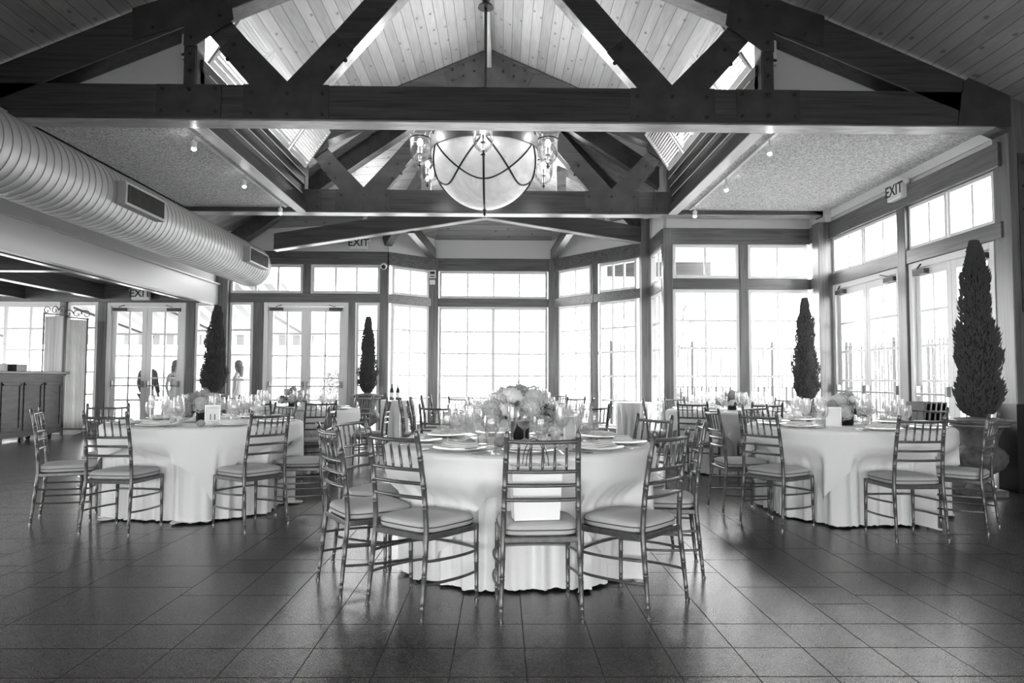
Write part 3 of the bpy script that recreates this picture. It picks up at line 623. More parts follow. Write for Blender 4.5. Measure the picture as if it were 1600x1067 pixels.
# ---------------------------------------------------------------- tables
RT=.84; ZTT=.765
def fold(a,seed):
    return .5*sin(a*9+seed)+.35*sin(a*14+seed*2.3)+.3*sin(a*5+seed*1.7)+.2*sin(a*23+seed*3.1)
def sm(t): t=max(0,min(1,t)); return t*t*(3-2*t)
def drape(a,d,R,seed,amp,over):
    k=sm(d/.38)
    if over: return R+.016+k*.4*amp*(fold(a,seed)*.8)+.05*d
    f=sin(a*13+seed*3+1.2*sin(a*3+seed)); f=math.copysign(abs(f)**.75,f)
    return R+.006+k*amp*(.8*f+.5*fold(a*2,seed+1)-1.05)
def pushed(x,y,z,tx,ty,off):
    # the cloth gives way to the seats and legs tucked under the table
    k=sm((.66-z)/.20)
    if k<=0: return x,y
    for ox,oy,a in SEATS:
        if math.hypot(ox-tx,oy-ty)>1.7: continue
        f=(cos(a),sin(a)); dx=x+tx-ox; dy=y+ty-oy; ly=dx*f[0]+dy*f[1]; lx=dx*f[1]-dy*f[0]; wv=sin(lx*42+ox*9)*.6+.4*sin(lx*71+oy*5); lim=(.218+.01*wv) if off else (.25+.028*wv*sm((.62-z)/.3))
        if ly<lim and ly>-.35 and abs(lx)<.34:
            p=(lim-ly)*k*sm((.34-abs(lx))/.09); x+=f[0]*p; y+=f[1]*p
    return x,y
def cloth(name,R,seed,lenf,zt,off=0,amp=.06,puddle=0,n=400,m=22,tx=0,ty=0):
    vs=[(0,0,zt+off)]; fs=[]
    rings=[R*.33,R*.66,R*.9,R*.975,R]
    for r in rings:
        for k in range(n): a=2*PI*k/n; vs.append((r*cos(a),r*sin(a),zt+off-(.003 if r==R else 0)))
    for j in range(1,m+1):
        for k in range(n):
            a=2*PI*k/n; ln=lenf(a); dd=ln*j/m; h=zt+off-.004
            r=drape(a,dd,R,seed,amp,off>0); z=h-dd
            if z<.012+off:   # lies on the floor
                ex=.012-z+off; r+=ex*.55*(1+.4*sin(a*17+seed)); z=.012+off*.3+.012*abs(sin(a*21+seed+j))
            qx,qy=pushed(r*cos(a),r*sin(a),z,tx,ty,off); vs.append((qx,qy,z))
    nr=len(rings)+m
    fs=[(0,1+k,1+(k+1)%n) for k in range(n)]
    for i in range(nr-1):
        for k in range(n): fs.append((1+i*n+k,1+(i+1)*n+k,1+(i+1)*n+(k+1)%n,1+i*n+(k+1)%n))
    mb=MB(); mb.add(vs,fs); return mb
def square_len(a,half,rot,R):
    b=a-rot; return max(.03,half/max(abs(cos(b)),abs(sin(b)))-R)
def round_table(x,y,rot,seed,where,R=RT,puddle=.04):
    tail=.16 if puddle>.05 else 0
    t=empty('round_table',(x,y,0),0,'round banquet table hidden under white linen, '+where,'table','round banquet tables')
    MB().lathe([(R-.012,.735),(R-.004,.74),(R-.004,.755),(R-.012,.76)],64).build('tabletop',BARW,t)
    for k in range(4):
        a=PI/4+k*PI/2; MB().tube([(.5*cos(a),.5*sin(a),0),(.45*cos(a),.45*sin(a),.735)],.016).build('leg',PLATE,t)
    u=cloth('tablecloth',R,seed,lambda a:.79+puddle*(1+sin(a*3+seed)+.5*sin(a*7))+tail*math.exp(-((a-math.radians(265))/.3)**2),ZTT,tx=x,ty=y).build('tablecloth',CLOTH,None,smooth=True); u.location=(x,y,0)
    tag(u,'white floor length tablecloth on round table, '+where,'tablecloth','floor length tablecloths')
    o=cloth('topper',R,seed,lambda a:square_len(a,1.06 if seed==1.0 else 1.0,rot,R)+.02*sin(a*11),ZTT,.007,tx=x,ty=y).build('table_topper',CLOTH,None,smooth=True); o.location=(x,y,0)
    tag(o,'white square overlay cloth on '+where,'tablecloth','square overlay cloths')
ZT0=ZTT+.0075
T={'T1':(.12,4.62,math.radians(0),1.0,'the nearest table in the middle of the photo'),
   'T2':(-2.70,6.62,math.radians(-64),2.2,'the left table carrying the framed number 11'),
   'T3':(3.10,6.42,math.radians(-130),3.6,'the right table near the big cypress urn'),
   'T4':(-2.72,9.42,math.radians(10),4.9,'the far left table before the glass doors'),
   'T5':(.10,8.40,math.radians(20),5.3,'the middle table directly behind the nearest one'),
   'T6':(3.05,9.47,math.radians(-95-45+45),6.1,'the far right table before the rear right windows'),
   'T7':(.25,11.45,math.radians(0),7.7,'the farthest middle table inside the window bay')}
for k in ('T2','T3','T6'):
    x,y,r,s,wh=T[k]; T[k]=(x,y,r-PI/4,s,wh)
for k,(x,y,r,s,wh) in T.items(): round_table(x,y,r,s,wh,puddle=.055 if k=='T2' else .02)
# small cafe tables
def cafe(x,y,lab):
    t=empty('cafe_table',(x,y,0),0,lab,'table','small draped cafe tables')
    MB().lathe([(.34,.73),(.34,.75)],40).build('tabletop',BARW,t); MB().tube([(0,0,.02),(0,0,.73)],.03).lathe([(.0001,0),(.22,0),(.2,.02),(.03,.04)],24).build('pedestal',PLATE,t)
    c=cloth('c',.345,x*3,lambda a:.74,.755,0,.05,n=140,m=12,tx=x,ty=y).build('tablecloth',CLOTH,None,smooth=True); c.location=(x,y,0)
    tag(c,'white cloth hanging over the '+lab,'tablecloth','cloths on the small cafe tables')
cafe(-1.98,13.9,'small cafe table with two wine bottles by left bay window'); cafe(2.42,13.0,'small cafe table by the right bay window')
def bottle(x,y,lab,h=.3):
    b=empty('wine_bottle',(x,y,.757),0,lab,'bottle','wine bottles on the cafe table')
    MB().lathe([(.0001,0),(.037,0),(.038,.01),(.038,.18),(.03,.21),(.014,.24),(.013,h),(.0001,h)],18).build('glass_body',BLACK,b,smooth=True)
    MB().lathe([(.0386,.05),(.0386,.14)],18,close=False).build('paper_label',PAPER,b)
bottle(-2.10,13.8,'left one of two dark wine bottles on small cafe table'); bottle(-1.99,13.83,'right one of two dark wine bottles on small cafe table',.31)
# gift bag on the front chair
b=empty('gift_bag',(.175,3.68,.470),math.radians(8),'white paper gift bag with thin handles standing on the front chair','gift bag')
MB().add([(-.115,-.05,0),(.115,-.05,0),(.115,.05,0),(-.115,.05,0),(-.13,-.055,.27),(.13,-.055,.27),(.13,.055,.27),(-.13,.055,.27),(-.127,-.052,.27),(.127,-.052,.27),(.127,.052,.27),(-.127,.052,.27)],[(3,2,1,0),(0,1,5,4),(1,2,6,5),(2,3,7,6),(3,0,4,7)]).build('bag_body',PAPER,b)
for s in (-1,1): MB().tube([(.045*cos(PI*j/12)*(1.3-.3*sin(PI*j/12)),s*.05,.27+.13*sin(PI*j/12)**.8) for j in range(13)],.0025,5).build('handle',BARW,b)
# ---------------------------------------------------------------- table ware
def mk_plate():
    t=empty('dinner_plate'); MB().lathe([(.0001,0),(.085,0),(.095,.004),(.14,.014),(.152,.018),(.152,.021),(.14,.018),(.095,.009),(.0001,.007)],36).build('plate_body',CHINA,t,smooth=True); return t
def mk_napkin():
    t=MB(); t.box(-.058,.058,-.1,.1,0,.010).box(-.05,.054,-.095,.098,.010,.019).box(-.04,.05,-.09,.094,.019,.027); return t.build('napkin',NAPK,bev=.004)
def mk_fork():
    t=MB(); t.box(-.004,.004,-.1,.04,0,.003).box(-.011,.011,.04,.06,0,.003)
    for k in range(4): t.box(-.011+k*.006,-.008+k*.006,.06,.1,0,.003)
    t.box(-.007,.007,-.1,-.06,0,.003); return t.build('fork',SILVER)
def mk_knife(): return MB().box(-.006,.006,-.11,-.01,0,.005).box(-.008,.006,-.01,.11,0,.002).build('table_knife',SILVER)
def mk_spoon():
    t=MB().box(-.004,.004,-.1,.05,0,.003); t.lathe([(.0001,0),(.018,.003),(.0001,.004)],14,(0,.07,0)); return t.build('spoon',SILVER)
def stem(name,prof):
    # foot, stem and bowl in one blown glass
    return MB().lathe(prof,20,close=False).build(name,GLASS,smooth=True)
def mk_goblet(): return stem('water_goblet',[(r*1.15,z*1.08) for r,z in [(.0001,0),(.035,.001),(.034,.003),(.006,.008),(.0045,.02),(.0045,.06),(.012,.07),(.032,.085),(.041,.11),(.043,.14),(.039,.175),(.038,.175),(.042,.14),(.040,.11),(.031,.087),(.0001,.074)]])
def mk_wine(): return stem('wine_glass',[(r*1.15,z*1.08) for r,z in [(.0001,0),(.036,.001),(.035,.003),(.006,.008),(.004,.02),(.004,.09),(.010,.098),(.032,.118),(.042,.145),(.043,.17),(.035,.215),(.034,.215),(.042,.17),(.041,.145),(.031,.12),(.0001,.102)]])
def mk_flute(): return stem('champagne_flute',[(r*1.15,z*1.08) for r,z in [(.0001,0),(.033,.001),(.032,.003),(.006,.008),(.004,.02),(.004,.08),(.009,.09),(.020,.12),(.026,.17),(.023,.225),(.022,.225),(.025,.17),(.019,.12),(.0001,.093)]])
def mk_candle():
    t=empty('votive_candle'); MB().lathe([(.0001,0),(.03,0),(.035,.07),(.033,.07),(.028,.006),(.0001,.006)],18,close=False).build('cup',GLASS,t,smooth=True); MB().lathe([(.026,.007),(.026,.035)],14).build('wax',PAPER,t); return t
def mk_favor():
    return MB().ball((0,0,.028),.034,14,9,.85).build('favor_pouch',FAV,smooth=True)
PRO={}
MK=dict(plate=mk_plate,napkin=mk_napkin,fork=mk_fork,knife=mk_knife,spoon=mk_spoon,goblet=mk_goblet,wine=mk_wine,flute=mk_flute,candle=mk_candle,favor=mk_favor)
def put(kind,x,y,z,rz,label,cat,group):
    if kind not in PRO: o=PRO[kind]=MK[kind](); o.location=(x,y,z); o.rotation_euler=(0,0,rz)
    else: o=clone(PRO[kind],(x,y,z),rz)
    tag(o,label,cat,group); return o
def setting(cx,cy,ang,where,full=True,seed=0):
    """ang: direction from the table centre to the guest, degrees"""
    r=random.Random(int(ang*7+cx*100)+seed); a=math.radians(ang); rz=a+PI/2
    def at(rad,side): return (cx+rad*cos(a)-side*sin(a),cy+rad*sin(a)+side*cos(a))
    z=ZT0
    x,y=at(.65,0); put('plate',x,y,z,rz,'white dinner plate on '+where,'plate','dinner plates on '+where)
    put('napkin',x,y,z+.0215,rz+PI/2+r.uniform(-.2,.2),'folded pale napkin on a plate, on '+where,'napkin','folded napkins on '+where)
    if full:
        for k,s in (('fork',-.175),('fork',-.205),('knife',.175),('spoon',.20)):
            x,y=at(.66,s); put(k,x,y,z,rz+PI,{'fork':'silver fork','knife':'silver table knife','spoon':'silver spoon'}[k]+' beside a plate on '+where,k,k+'s on '+where)
    for k,rad,s in (('goblet',.47,.085),('wine',.36,.0),('flute',.44,-.085)):
        x,y=at(rad+r.uniform(-.01,.01),s+r.uniform(-.006,.006)); nm={'goblet':'stemmed water goblet','wine':'tall stemmed wine glass','flute':'slim champagne flute'}[k]
        put(k,x,y,z,r.uniform(0,6),nm+' on '+where,'glass',nm+'s on '+where)
WH={'T1':'the nearest round table','T2':'the left table with the number 11','T3':'the right round table','T4':'the far left round table','T5':'the middle rear round table','T6':'the far right round table','T7':'the farthest middle round table'}
SET={'T1':[-123,-87,-48,-10,28,66,104,142,182],'T2':[-145,-104,-50,-8,34,72,110,148],'T3':[-150,-92,-48,-10,28,66,104,142,178],'T4':[-110,-60,-12,40,90,140,190],'T5':[-125,-52,-5,45,90,135,182],'T6':[-130,-88,-45,0,45,100,150,190],'T7':[-130,-50,0,50,90,130,180]}
for k,angs in SET.items():
    x,y=T[k][:2]
    for g in angs: setting(x,y,g,WH[k],k in('T1','T2','T3'))
for i,(k,dx,dy) in enumerate((('T1',-.30,-.42),('T1',.02,-.40),('T1',-.13,-.33),('T1',.33,-.3),('T2',.22,-.64),('T3',.3,-.4),('T3',-.5,-.22))):
    x,y=T[k][:2]; put('favor',x+dx,y+dy,ZT0,0,'small rounded grey favor on '+WH[k],'favor','rounded favors on '+WH[k])
for k in ('T1','T2','T3','T4','T5','T6'):
    for j in range(4):
        a=j*PI/2+.5; x,y=T[k][:2]; put('candle',x+.27*cos(a),y+.27*sin(a),ZT0,0,'glass votive candle by the flowers on '+WH[k],'candle','votive candles on '+WH[k])
# ---------------------------------------------------------------- flowers
def hydrangea(r,seed,m,n=150):
    rnd=random.Random(seed); mb=MB(); mb.ball((0,0,0),r*.74,10,8)
    for i in range(n):
        z=1-2*(i+.5)/n; a=i*2.39996; q=math.sqrt(max(0,1-z*z)); d=Vector((q*cos(a),q*sin(a),z)); rr=r*rnd.uniform(.9,1.05); c=d*rr; d=(d+Vector((rnd.uniform(-.5,.5),rnd.uniform(-.5,.5),rnd.uniform(-.5,.5)))).normalized()
        u=d.orthogonal().normalized(); v=d.cross(u); tw=rnd.uniform(0,PI); s=r*.15
        for k in range(4):
            b=tw+k*PI/2; e=(u*cos(b)+v*sin(b)); f=(u*cos(b+PI/2)+v*sin(b+PI/2))*.55
            mb.add([c*.94,c+e*s*.6+f*s*.6,c+e*s*1.15+d*s*.25,c+e*s*.6-f*s*.6],[(0,1,2,3)])
    return mb
def rose(r,seed):
    mb=MB(); rnd=random.Random(seed)
    for j,(q,h) in enumerate(((.3,1.0),(.52,.92),(.75,.75),(1.0,.5))):
        for k in range(4+j):
            a0=2*PI*k/(4+j)+j*.7; pts=[]
            for b,zz in ((-.65,-.2),(0,-.25),(.65,-.2),(.55,h*.8),(0,h),(-.55,h*.8)): rad=r*q*(1 if zz<0 else 1.12); pts.append((rad*cos(a0+b),rad*sin(a0+b),r*zz*.8))
            mb.add(pts,[(0,1,4,5),(1,2,3,4)])
    mb.ball((0,0,-.1*r),r*.6,8,6); return mb
def bouquet(x,y,spread,zb,seed,lab,big=False,vase=.14):
    rnd=random.Random(seed); t=empty('flower_centrepiece',(x,y,ZT0),rnd.uniform(0,6),lab,'flowers','flower centrepieces')
    MB().lathe([(.0001,0),(.05,0),(.058,.01),(.062,vase),(.056,vase),(.05,.012),(.0001,.012)],20,close=False).build('vase',BLACK,t,smooth=True)
    heads=[(0,0,zb+.07)]+[(spread*.55*cos(a),spread*.55*sin(a),zb+.035+rnd.uniform(-.02,.03)) for a in [k*2*PI/5+.3 for k in range(5)]]+[(spread*.95*cos(a),spread*.95*sin(a),zb-.03+rnd.uniform(-.03,.02)) for a in [k*2*PI/8 for k in range(8)]]
    for i,(hx,hy,hz) in enumerate(heads):
        rr=spread*rnd.uniform(.36,.46)
        if i%3==2: o=rose(rr*.75,seed+i).build('rose',ROSE,t,smooth=False); o.rotation_euler=(-hy*3.5,hx*3.5,i)
        else: o=hydrangea(rr,seed+i,None,150 if big else 60).build('hydrangea_head',PETAL if i%2 else PETAL2,t)
        o.location=(hx,hy,hz)
    lf=MB()
    for i in range(26):
        a=rnd.uniform(0,6.28); r0=spread*.7; r1=spread*rnd.uniform(1.1,1.4); z=zb-.05+rnd.uniform(-.04,.05); w=.03
        lf.add([(r0*cos(a),r0*sin(a),z),((r0+r1)/2*cos(a)-w*sin(a),(r0+r1)/2*sin(a)+w*cos(a),z+.01),(r1*cos(a),r1*sin(a),z-.02),((r0+r1)/2*cos(a)+w*sin(a),(r0+r1)/2*sin(a)-w*cos(a),z+.01)],[(0,1,2,3)])
    lf.build('leaves',GREEN,t)
bouquet(.12,4.62,.20,.235,11,'tall pale hydrangea and rose centrepiece on the nearest table',True,.13)
bouquet(T['T2'][0]-.03,T['T2'][1],.16,.17,22,'pale hydrangea centrepiece on the table with the number 11',True)
bouquet(T['T3'][0],T['T3'][1],.16,.17,33,'round pale rose and hydrangea centrepiece on the right table',True)
bouquet(T['T4'][0],T['T4'][1],.16,.17,44,'grey hydrangea centrepiece on the far left table')
bouquet(T['T5'][0]-.0,T['T5'][1],.17,.2,55,'pale flower centrepiece on the table behind the nearest one')
bouquet(T['T6'][0]+.0,T['T6'][1],.17,.15,66,'loose white flower centrepiece on the far right table')
bouquet(T['T7'][0],T['T7'][1],.16,.15,77,'flower centrepiece on the farthest middle table')
# framed number cards
def frame_card(x,y,rz,lab,num=None,w=.13,h=.17):
    t=empty('number_frame',(x,y,ZT0+.001),rz,lab,'picture frame','table number frames'); k=empty; q=.012
    f=MB().box(-w/2,w/2,-.008,.008,0,q).box(-w/2,w/2,-.008,.008,h-q,h).box(-w/2,-w/2+q,-.008,.008,q,h-q).box(w/2-q,w/2,-.008,.008,q,h-q).build('frame',CHINA,t,bev=.002)
    c=MB().box(-w/2+q,w/2-q,-.002,.004,q,h-q).build('card',PAPER,t)
    MB().beam((0,.006,h*.7),(0,.06,.003),.03,.003).build('easel_back',PAPER,t)
    if num: text(num,.07,INK,t,(0,-.0035,h*.38),(PI/2,0,0),.0005)
    for z in (h*.16,h*.84): MB().box(-w*.32,w*.32,-.0028,-.0018,z-.0007,z+.0007).build('printed_line',INK,t) if num else None
frame_card(-2.46,6.17,.12,'small white frame with card printed 11 on the left table','11')
frame_card(.43,4.50,.9,'small white frame turned away on the nearest table')
frame_card(2.87,6.18,-.15,'small white frame behind glasses on the right table')
# ---------------------------------------------------------------- cypress trees in urns
def tree(x,y,ztop,rim,rw,lab,seed,lean=0,n=2600,ulab=None):
    rnd=random.Random(seed); t=empty('cypress_tree',(x,y,0),0,lab,'tree','cypress trees in urns'); H_=ztop-rim
    def rad(u): return rw*(min(1,u/.12)**.5*(1-u)**.55*1.12+.015)*(1+.10*sin(u*17+seed)+.06*sin(u*41+seed))
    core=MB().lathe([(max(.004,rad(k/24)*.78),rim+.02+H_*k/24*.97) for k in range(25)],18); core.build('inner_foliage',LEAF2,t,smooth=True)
    f=MB()
    for i in range(n):
        u=rnd.random()**1.25*.99; a=rnd.uniform(0,2*PI); R_=rad(u)*(1+.1*sin(a*3+u*9+seed)); r0=R_*rnd.uniform(.62,.95); L_=rnd.uniform(.03,.075)
        z=rim+.02+H_*u; d=Vector((cos(a)*rnd.uniform(.25,.6),sin(a)*rnd.uniform(.25,.6),1)).normalized(); p=Vector((r0*cos(a),r0*sin(a),z)); q=p+d*L_
        e=math.hypot(q.x,q.y)
        if e>R_*1.12: q.x*=R_*1.12/e; q.y*=R_*1.12/e
        q.z=min(q.z,ztop); s=d.cross(Vector((rnd.uniform(-1,1),rnd.uniform(-1,1),.2))).normalized()*rnd.uniform(.004,.008); s2=d.cross(s).normalized()*s.length; m_=p.lerp(q,.45)
        f.add([p,m_+s,q,m_-s,m_+s2,m_-s2],[(0,1,2),(0,2,3),(0,4,2),(0,2,5)])
    f.build('foliage',LEAF,t)
    for ch in t.children: 
        ch.rotation_euler=(0,lean,0)
        if lean: ch.location=(-sin(lean)*rim,0,0)
    MB().tube([(0,0,rim-.08),(0,0,rim+.12)],.03).build('trunk',BARW,t)
    ue=empty('garden_urn',(x,y,0),0,ulab,'urn','cast garden urns')
    k=rim/.75
    MB().box(-.17,.17,-.17,.17,0,.07*k).build('plinth',URN,ue,bev=.008)
    n_=48; prof=[(.14,.07),(.12,.10),(.06,.14),(.055,.18),(.10,.21),(.20,.28),(.235,.35),(.235,.41),(.20,.46),(.155,.50),(.165,.58),(.20,.66),(.26,.72),(.31,.735),(.315,.76),(.28,.765),(.25,.74),(.0001,.72)]
    mb=MB().lathe([(r,z*k) for r,z in prof],n_,close=False)
    for i,v in enumerate(mb.v):
        ri=i//n_
        if 4<=ri<=8: s_=1+.05*abs(sin(8*math.atan2(v.y,v.x))); v.x*=s_; v.y*=s_
    mb.build('urn_bowl',URN,ue,smooth=True); MB().lathe([(.27,.70*k),(.22,.775*k),(.0001,.80*k)],20,close=False).build('moss',SOIL,ue)
tree(4.93,7.36,2.64,.76,.225,'tall dark cypress beside the right glass doors, largest of the cypresses',1,0,11000,'cast urn holding the largest cypress before the right wall')
tree(4.86,11.4,2.49,.81,.205,'dark cypress by the rear right corner windows',2,0,7000,'cast urn holding the cypress in rear right corner')
tree(-2.66,14.3,2.40,.83,.195,'slim dark cypress before narrow window left of the bay',3,0,5500,'cast urn holding the slim cypress left of the bay')
tree(-5.36,13.35,2.51,.84,.23,'leaning dark cypress by timber post near the bar room',4,.05,7000,'cast urn holding the leaning cypress near the bar room')
box_=empty('display_plinth',(5.08,7.95,0),0,'plain pale box plinth behind the big cypress urn','plinth'); MB().box(-.27,.27,-.12,.2,0,.68).build('plinth_body',CREAM,box_,bev=.008)
# black folders on a stand
st=empty('tray_stand',(5.03,8.45,0),.2,'pale folding tray stand behind the right table','stand')
for s in (-1,1): MB().tube([(-.25,s*.17,0),(.25,s*.17,.68)],.014).build('leg',WHITE,st); MB().tube([(.25,s*.17,0),(-.25,s*.17,.68)],.014).build('leg',WHITE,st)
MB().box(-.28,.28,-.2,.2,.68,.70).build('tray_top',CREAM,st)
for k in range(5):
    o=MB().box(-.012,.012,-.15,.15,0,.22).build('menu_folder',BLACK,bev=.003); o.location=(4.87+.07*k,8.42+.014*k,.703); o.rotation_euler=(0,.16,.2)
    tag(o,'upright black menu folder in the row on pale tray stand','folder','black menu folders on the tray stand')
# ---------------------------------------------------------------- bar cabinet, screen
bar=empty('bar_cabinet',(-8.45,12.2,0),0,'dark wooden panelled rolling bar cabinet at the left edge','bar')
MB().box(-.6,0,0,1.75,.12,1.20).build('body',BARW,bar,bev=.006)
MB().box(-.66,.07,-.1,1.86,1.225,1.27).build('counter_top',BART,bar,bev=.008); MB().box(-.62,.03,-.04,1.8,1.19,1.225).build('top_moulding',BARW,bar)
for k in range(3):
    y0=.06+k*.57; f=MB(); 
    f.box(0,.014,y0,y0+.05,.26,1.06).box(0,.014,y0+.46,y0+.51,.26,1.06).box(0,.014,y0,y0+.51,1.02,1.08).box(0,.014,y0,y0+.51,.22,.28); f.build('panel_frame',BARW,bar,bev=.004)
MB().box(0,.02,0,1.75,.12,.2).build('base_moulding',BARW,bar)
for (x,y) in ((-.1,.2),(-.1,.75),(-.1,1.55),(-.5,.2),(-.5,1.55)):
    MB().tube([(x-.02,y,.045),(x+.02,y,.045)],.045,14).box(x-.03,x+.03,y-.03,y+.03,.08,.12).build('caster',BLACK,bar)
bx=MB().box(-.12,.12,-.16,.16,0,.13).build('condiment_box',PAPER,bev=.004); bx.location=(-8.75,12.5,1.271); tag(bx,'white box standing on the bar counter','box')
bx=MB().box(-.09,.09,-.14,.14,0,.11).box(-.10,.10,-.15,.15,.11,.125).build('napkin_caddy',BLACK); bx.location=(-8.60,12.85,1.271); tag(bx,'dark caddy on the bar counter beside the white box','caddy')
def scroll(mb,c,r,dirx,ax,n=16):
    pts=[]
    for j in range(n+1):
        t_=j/n; a=PI*2.2*t_; rr=r*(1-.75*t_); pts.append((c[0]+ax[0]*dirx*rr*cos(a),c[1]+ax[1]*dirx*rr*cos(a),c[2]+rr*sin(a)))
    mb.tube(pts,.009,5)
scr=empty('folding_screen',(0,0,0),0,'wrought iron folding screen with pale pleated cloth panels and scrolled top','screen')
pA=(-9.10,14.34);pB=(-8.60,14.2);pC=(-8.24,14.38)
for (a,b,ht) in ((pA,pB,2.43),(pB,pC,2.36)):
    u=Vector((b[0]-a[0],b[1]-a[1],0)); ln=u.length; u.normalize(); f=MB()
    f.tube([(a[0],a[1],.02),(a[0],a[1],ht+.02)],.014).tube([(b[0]-u.x*.02,b[1]-u.y*.02,.02),(b[0]-u.x*.02,b[1]-u.y*.02,ht-.02)],.014).tube([(a[0],a[1],ht),(b[0],b[1],ht-.04)],.01).tube([(a[0],a[1],.15),(b[0],b[1],.15)],.01)
    for s in (.12,.5,.88): scroll(f,(a[0]+u.x*ln*s,a[1]+u.y*ln*s,ht+.06),.09,1 if s<.6 else -1,u)
    f.build('iron_frame',IRON,scr)
    n=44; vs=[]
    for k in range(n+1):
        q=.03+(ln-.06)*k/n; o_=.012*sin(k*2.2); vs+=[(a[0]+u.x*q-u.y*o_,a[1]+u.y*q+u.x*o_,.17),(a[0]+u.x*q-u.y*o_,a[1]+u.y*q+u.x*o_,ht-.06)]
    MB().add(vs,[(2*k,2*k+2,2*k+3,2*k+1) for k in range(n)]).build('cloth_panel',VEIL,scr,smooth=True)
f=MB(); f.tube([(pC[0],pC[1],.15),(pC[0]-.06,pC[1]-.03,.06),(pC[0]-.12,pC[1]-.2,.02)],.012); f.build('scroll_foot',IRON,scr)
# ---------------------------------------------------------------- outside
GR=mat('pale_terrace',.5,.9); STRIPE=mat('awning_canvas',.6,.9)
_t=N(STRIPE,'ShaderNodeTexCoord'); _s=N(STRIPE,'ShaderNodeSeparateXYZ'); L(STRIPE,_t.outputs['Object'],_s.inputs[0]); _f=math_(STRIPE,'FRACT',math_(STRIPE,'DIVIDE',_s.outputs[0],.36)); L(STRIPE,ramp(STRIPE,_f,[(.49,.5),(.51,.85)]),P(STRIPE).inputs['Base Color'])
o=box('terrace',-40,60,-8,70,-.3,-.13,GR); o.name='trim_terrace'; o['kind']='structure'
aw=empty('awning',(0,0,0),0,'wide striped canvas awning over the terrace outside the left windows','awning')
MB().add([(-14.5,15.1,3.15),(-4.6,15.1,3.15),(-4.6,18.6,2.25),(-14.5,18.6,2.25),(-14.5,15.1,3.17),(-4.6,15.1,3.17),(-4.6,18.6,2.27),(-14.5,18.6,2.27)],[(0,1,2,3),(7,6,5,4),(0,4,5,1),(1,5,6,2),(2,6,7,3),(3,7,4,0)]).build('canvas',STRIPE,aw)
MB().box(-14.5,-4.6,18.58,18.6,2.0,2.25).build('valance',STRIPE,aw)
for x in (-13,-9.2,-7.3,-5.2): MB().beam((x,15.1,2.7),(x+.25,18.5,2.2),.04,.05).build('support_arm',PLATE,aw)
FEN=mat('fence_iron',.03,.5)
def fence(p,q,h,lab,sp=.13,rails=(.15,1.0)):
    t=empty('iron_fence',(p[0],p[1],-.13),math.atan2(q[1]-p[1],q[0]-p[0]),lab,'fence','iron picket fences outside'); ln=math.hypot(q[0]-p[0],q[1]-p[1])
    m=MB()
    k=0
    while k*sp<ln: m.box(k*sp-.012,k*sp+.012,-.01,.01,.05,h); k+=1
    m.build('pickets',FEN,t)
    for r in rails: MB().box(0,ln,-.014,.014,h*r-.02,h*r+.0).build('rail',FEN,t)
    for j in range(int(ln//2.2)+1): MB().box(j*2.2-.03,j*2.2+.03,-.03,.03,0,h+.12).build('post',FEN,t)
fence((2.9,19),(12,19.5),2.2,'black iron picket fence beyond the rear right windows')
fence((9.2,19),(9.6,6),2.2,'black iron picket fence beyond the right glass doors')
fence((2.9,15.2),(7.5,15.2),1.15,'low iron railing just outside the rear right windows',.15)
fence((-9.2,21),(-5.6,21),1.25,'low railing outside behind the couple',.16)
# eave outside, above rear right windows
ev=empty('porch_roof',(0,0,0),0,'timber porch eave seen through the upper right rear windows','porch roof')
MB().box(2.3,4.6,15.6,15.8,3.42,3.75).build('beam',TIM_X,ev); MB().add([(2.3,13.6,4.6),(4.8,13.6,4.2),(4.8,16.4,4.0),(2.3,16.4,4.4),(2.3,13.6,4.7),(4.8,13.6,4.3),(4.8,16.4,4.1),(2.3,16.4,4.5)],[(0,1,2,3),(7,6,5,4),(0,4,5,1),(1,5,6,2),(2,6,7,3),(3,7,4,0)]).build('roof_boards',PLK_X,ev)
# shrubs and bare trees, washed out by daylight
HEDGE=mat('pale_shrub',.12,.9); BARK=mat('bark',.09,.9)
def shrub(x,y,r,h,lab,seed,name='shrub'):
    rnd=random.Random(seed); m=MB()
    for i in range(420):
        a=rnd.uniform(0,2*PI); u=rnd.random(); q=r*math.sqrt(1-(2*u-1)**2)*rnd.uniform(.6,1); c=Vector((q*cos(a),q*sin(a),h*u)); d=Vector((rnd.uniform(-1,1),rnd.uniform(-1,1),rnd.uniform(-1,1))).normalized(); e=d.orthogonal().normalized(); s=.09
        m.add([c,c+d*s+e*s*.5,c+d*s*2,c+d*s-e*s*.5],[(0,1,2,3)])
    o=m.build(name,HEDGE); o.location=(x,y,-.13); tag(o,lab,'shrub','garden shrubs outside'); 
for i,(x,y,r,h,l) in enumerate(((7.7,13.5,.5,.8,'low shrub outside between the two right glass doors'),(8.3,11.0,.6,.9,'low shrub outside the farther right glass door'),(8.2,9.4,.6,1.1,'leafy shrub outside the nearer right glass door'),(4.2,17.5,.6,1.0,'small shrub outside the rear right windows'),(5.9,18,.7,.9,'low shrub outside behind the rear cypress'),(-4.9,21.0,.36,1.5,'grey round shrub outside left double doors'))): shrub(x,y,r,h,l,i)
def bare(x,y,h,lab,seed):
    rnd=random.Random(seed); m=MB()
    def br(p,d,l,r,n):
        q=p+d*l; m.tube([p,q],[r,r*.65],5)
        if n: 
            for _ in range(3): br(q,(d+Vector((rnd.uniform(-.7,.7),rnd.uniform(-.7,.7),rnd.uniform(-.1,.4)))).normalized(),l*.68,r*.6,n-1)
    br(Vector((0,0,0)),Vector((0,0,1)),h*.35,.06,4); o=m.build('bare_tree',BARK); o.location=(x,y,-.13); tag(o,lab,'tree','bare trees outside')
bare(3.6,26,6,'bare tree outside right of the bay',5); bare(5.8,24,5,'bare tree outside behind the rear right windows',6)
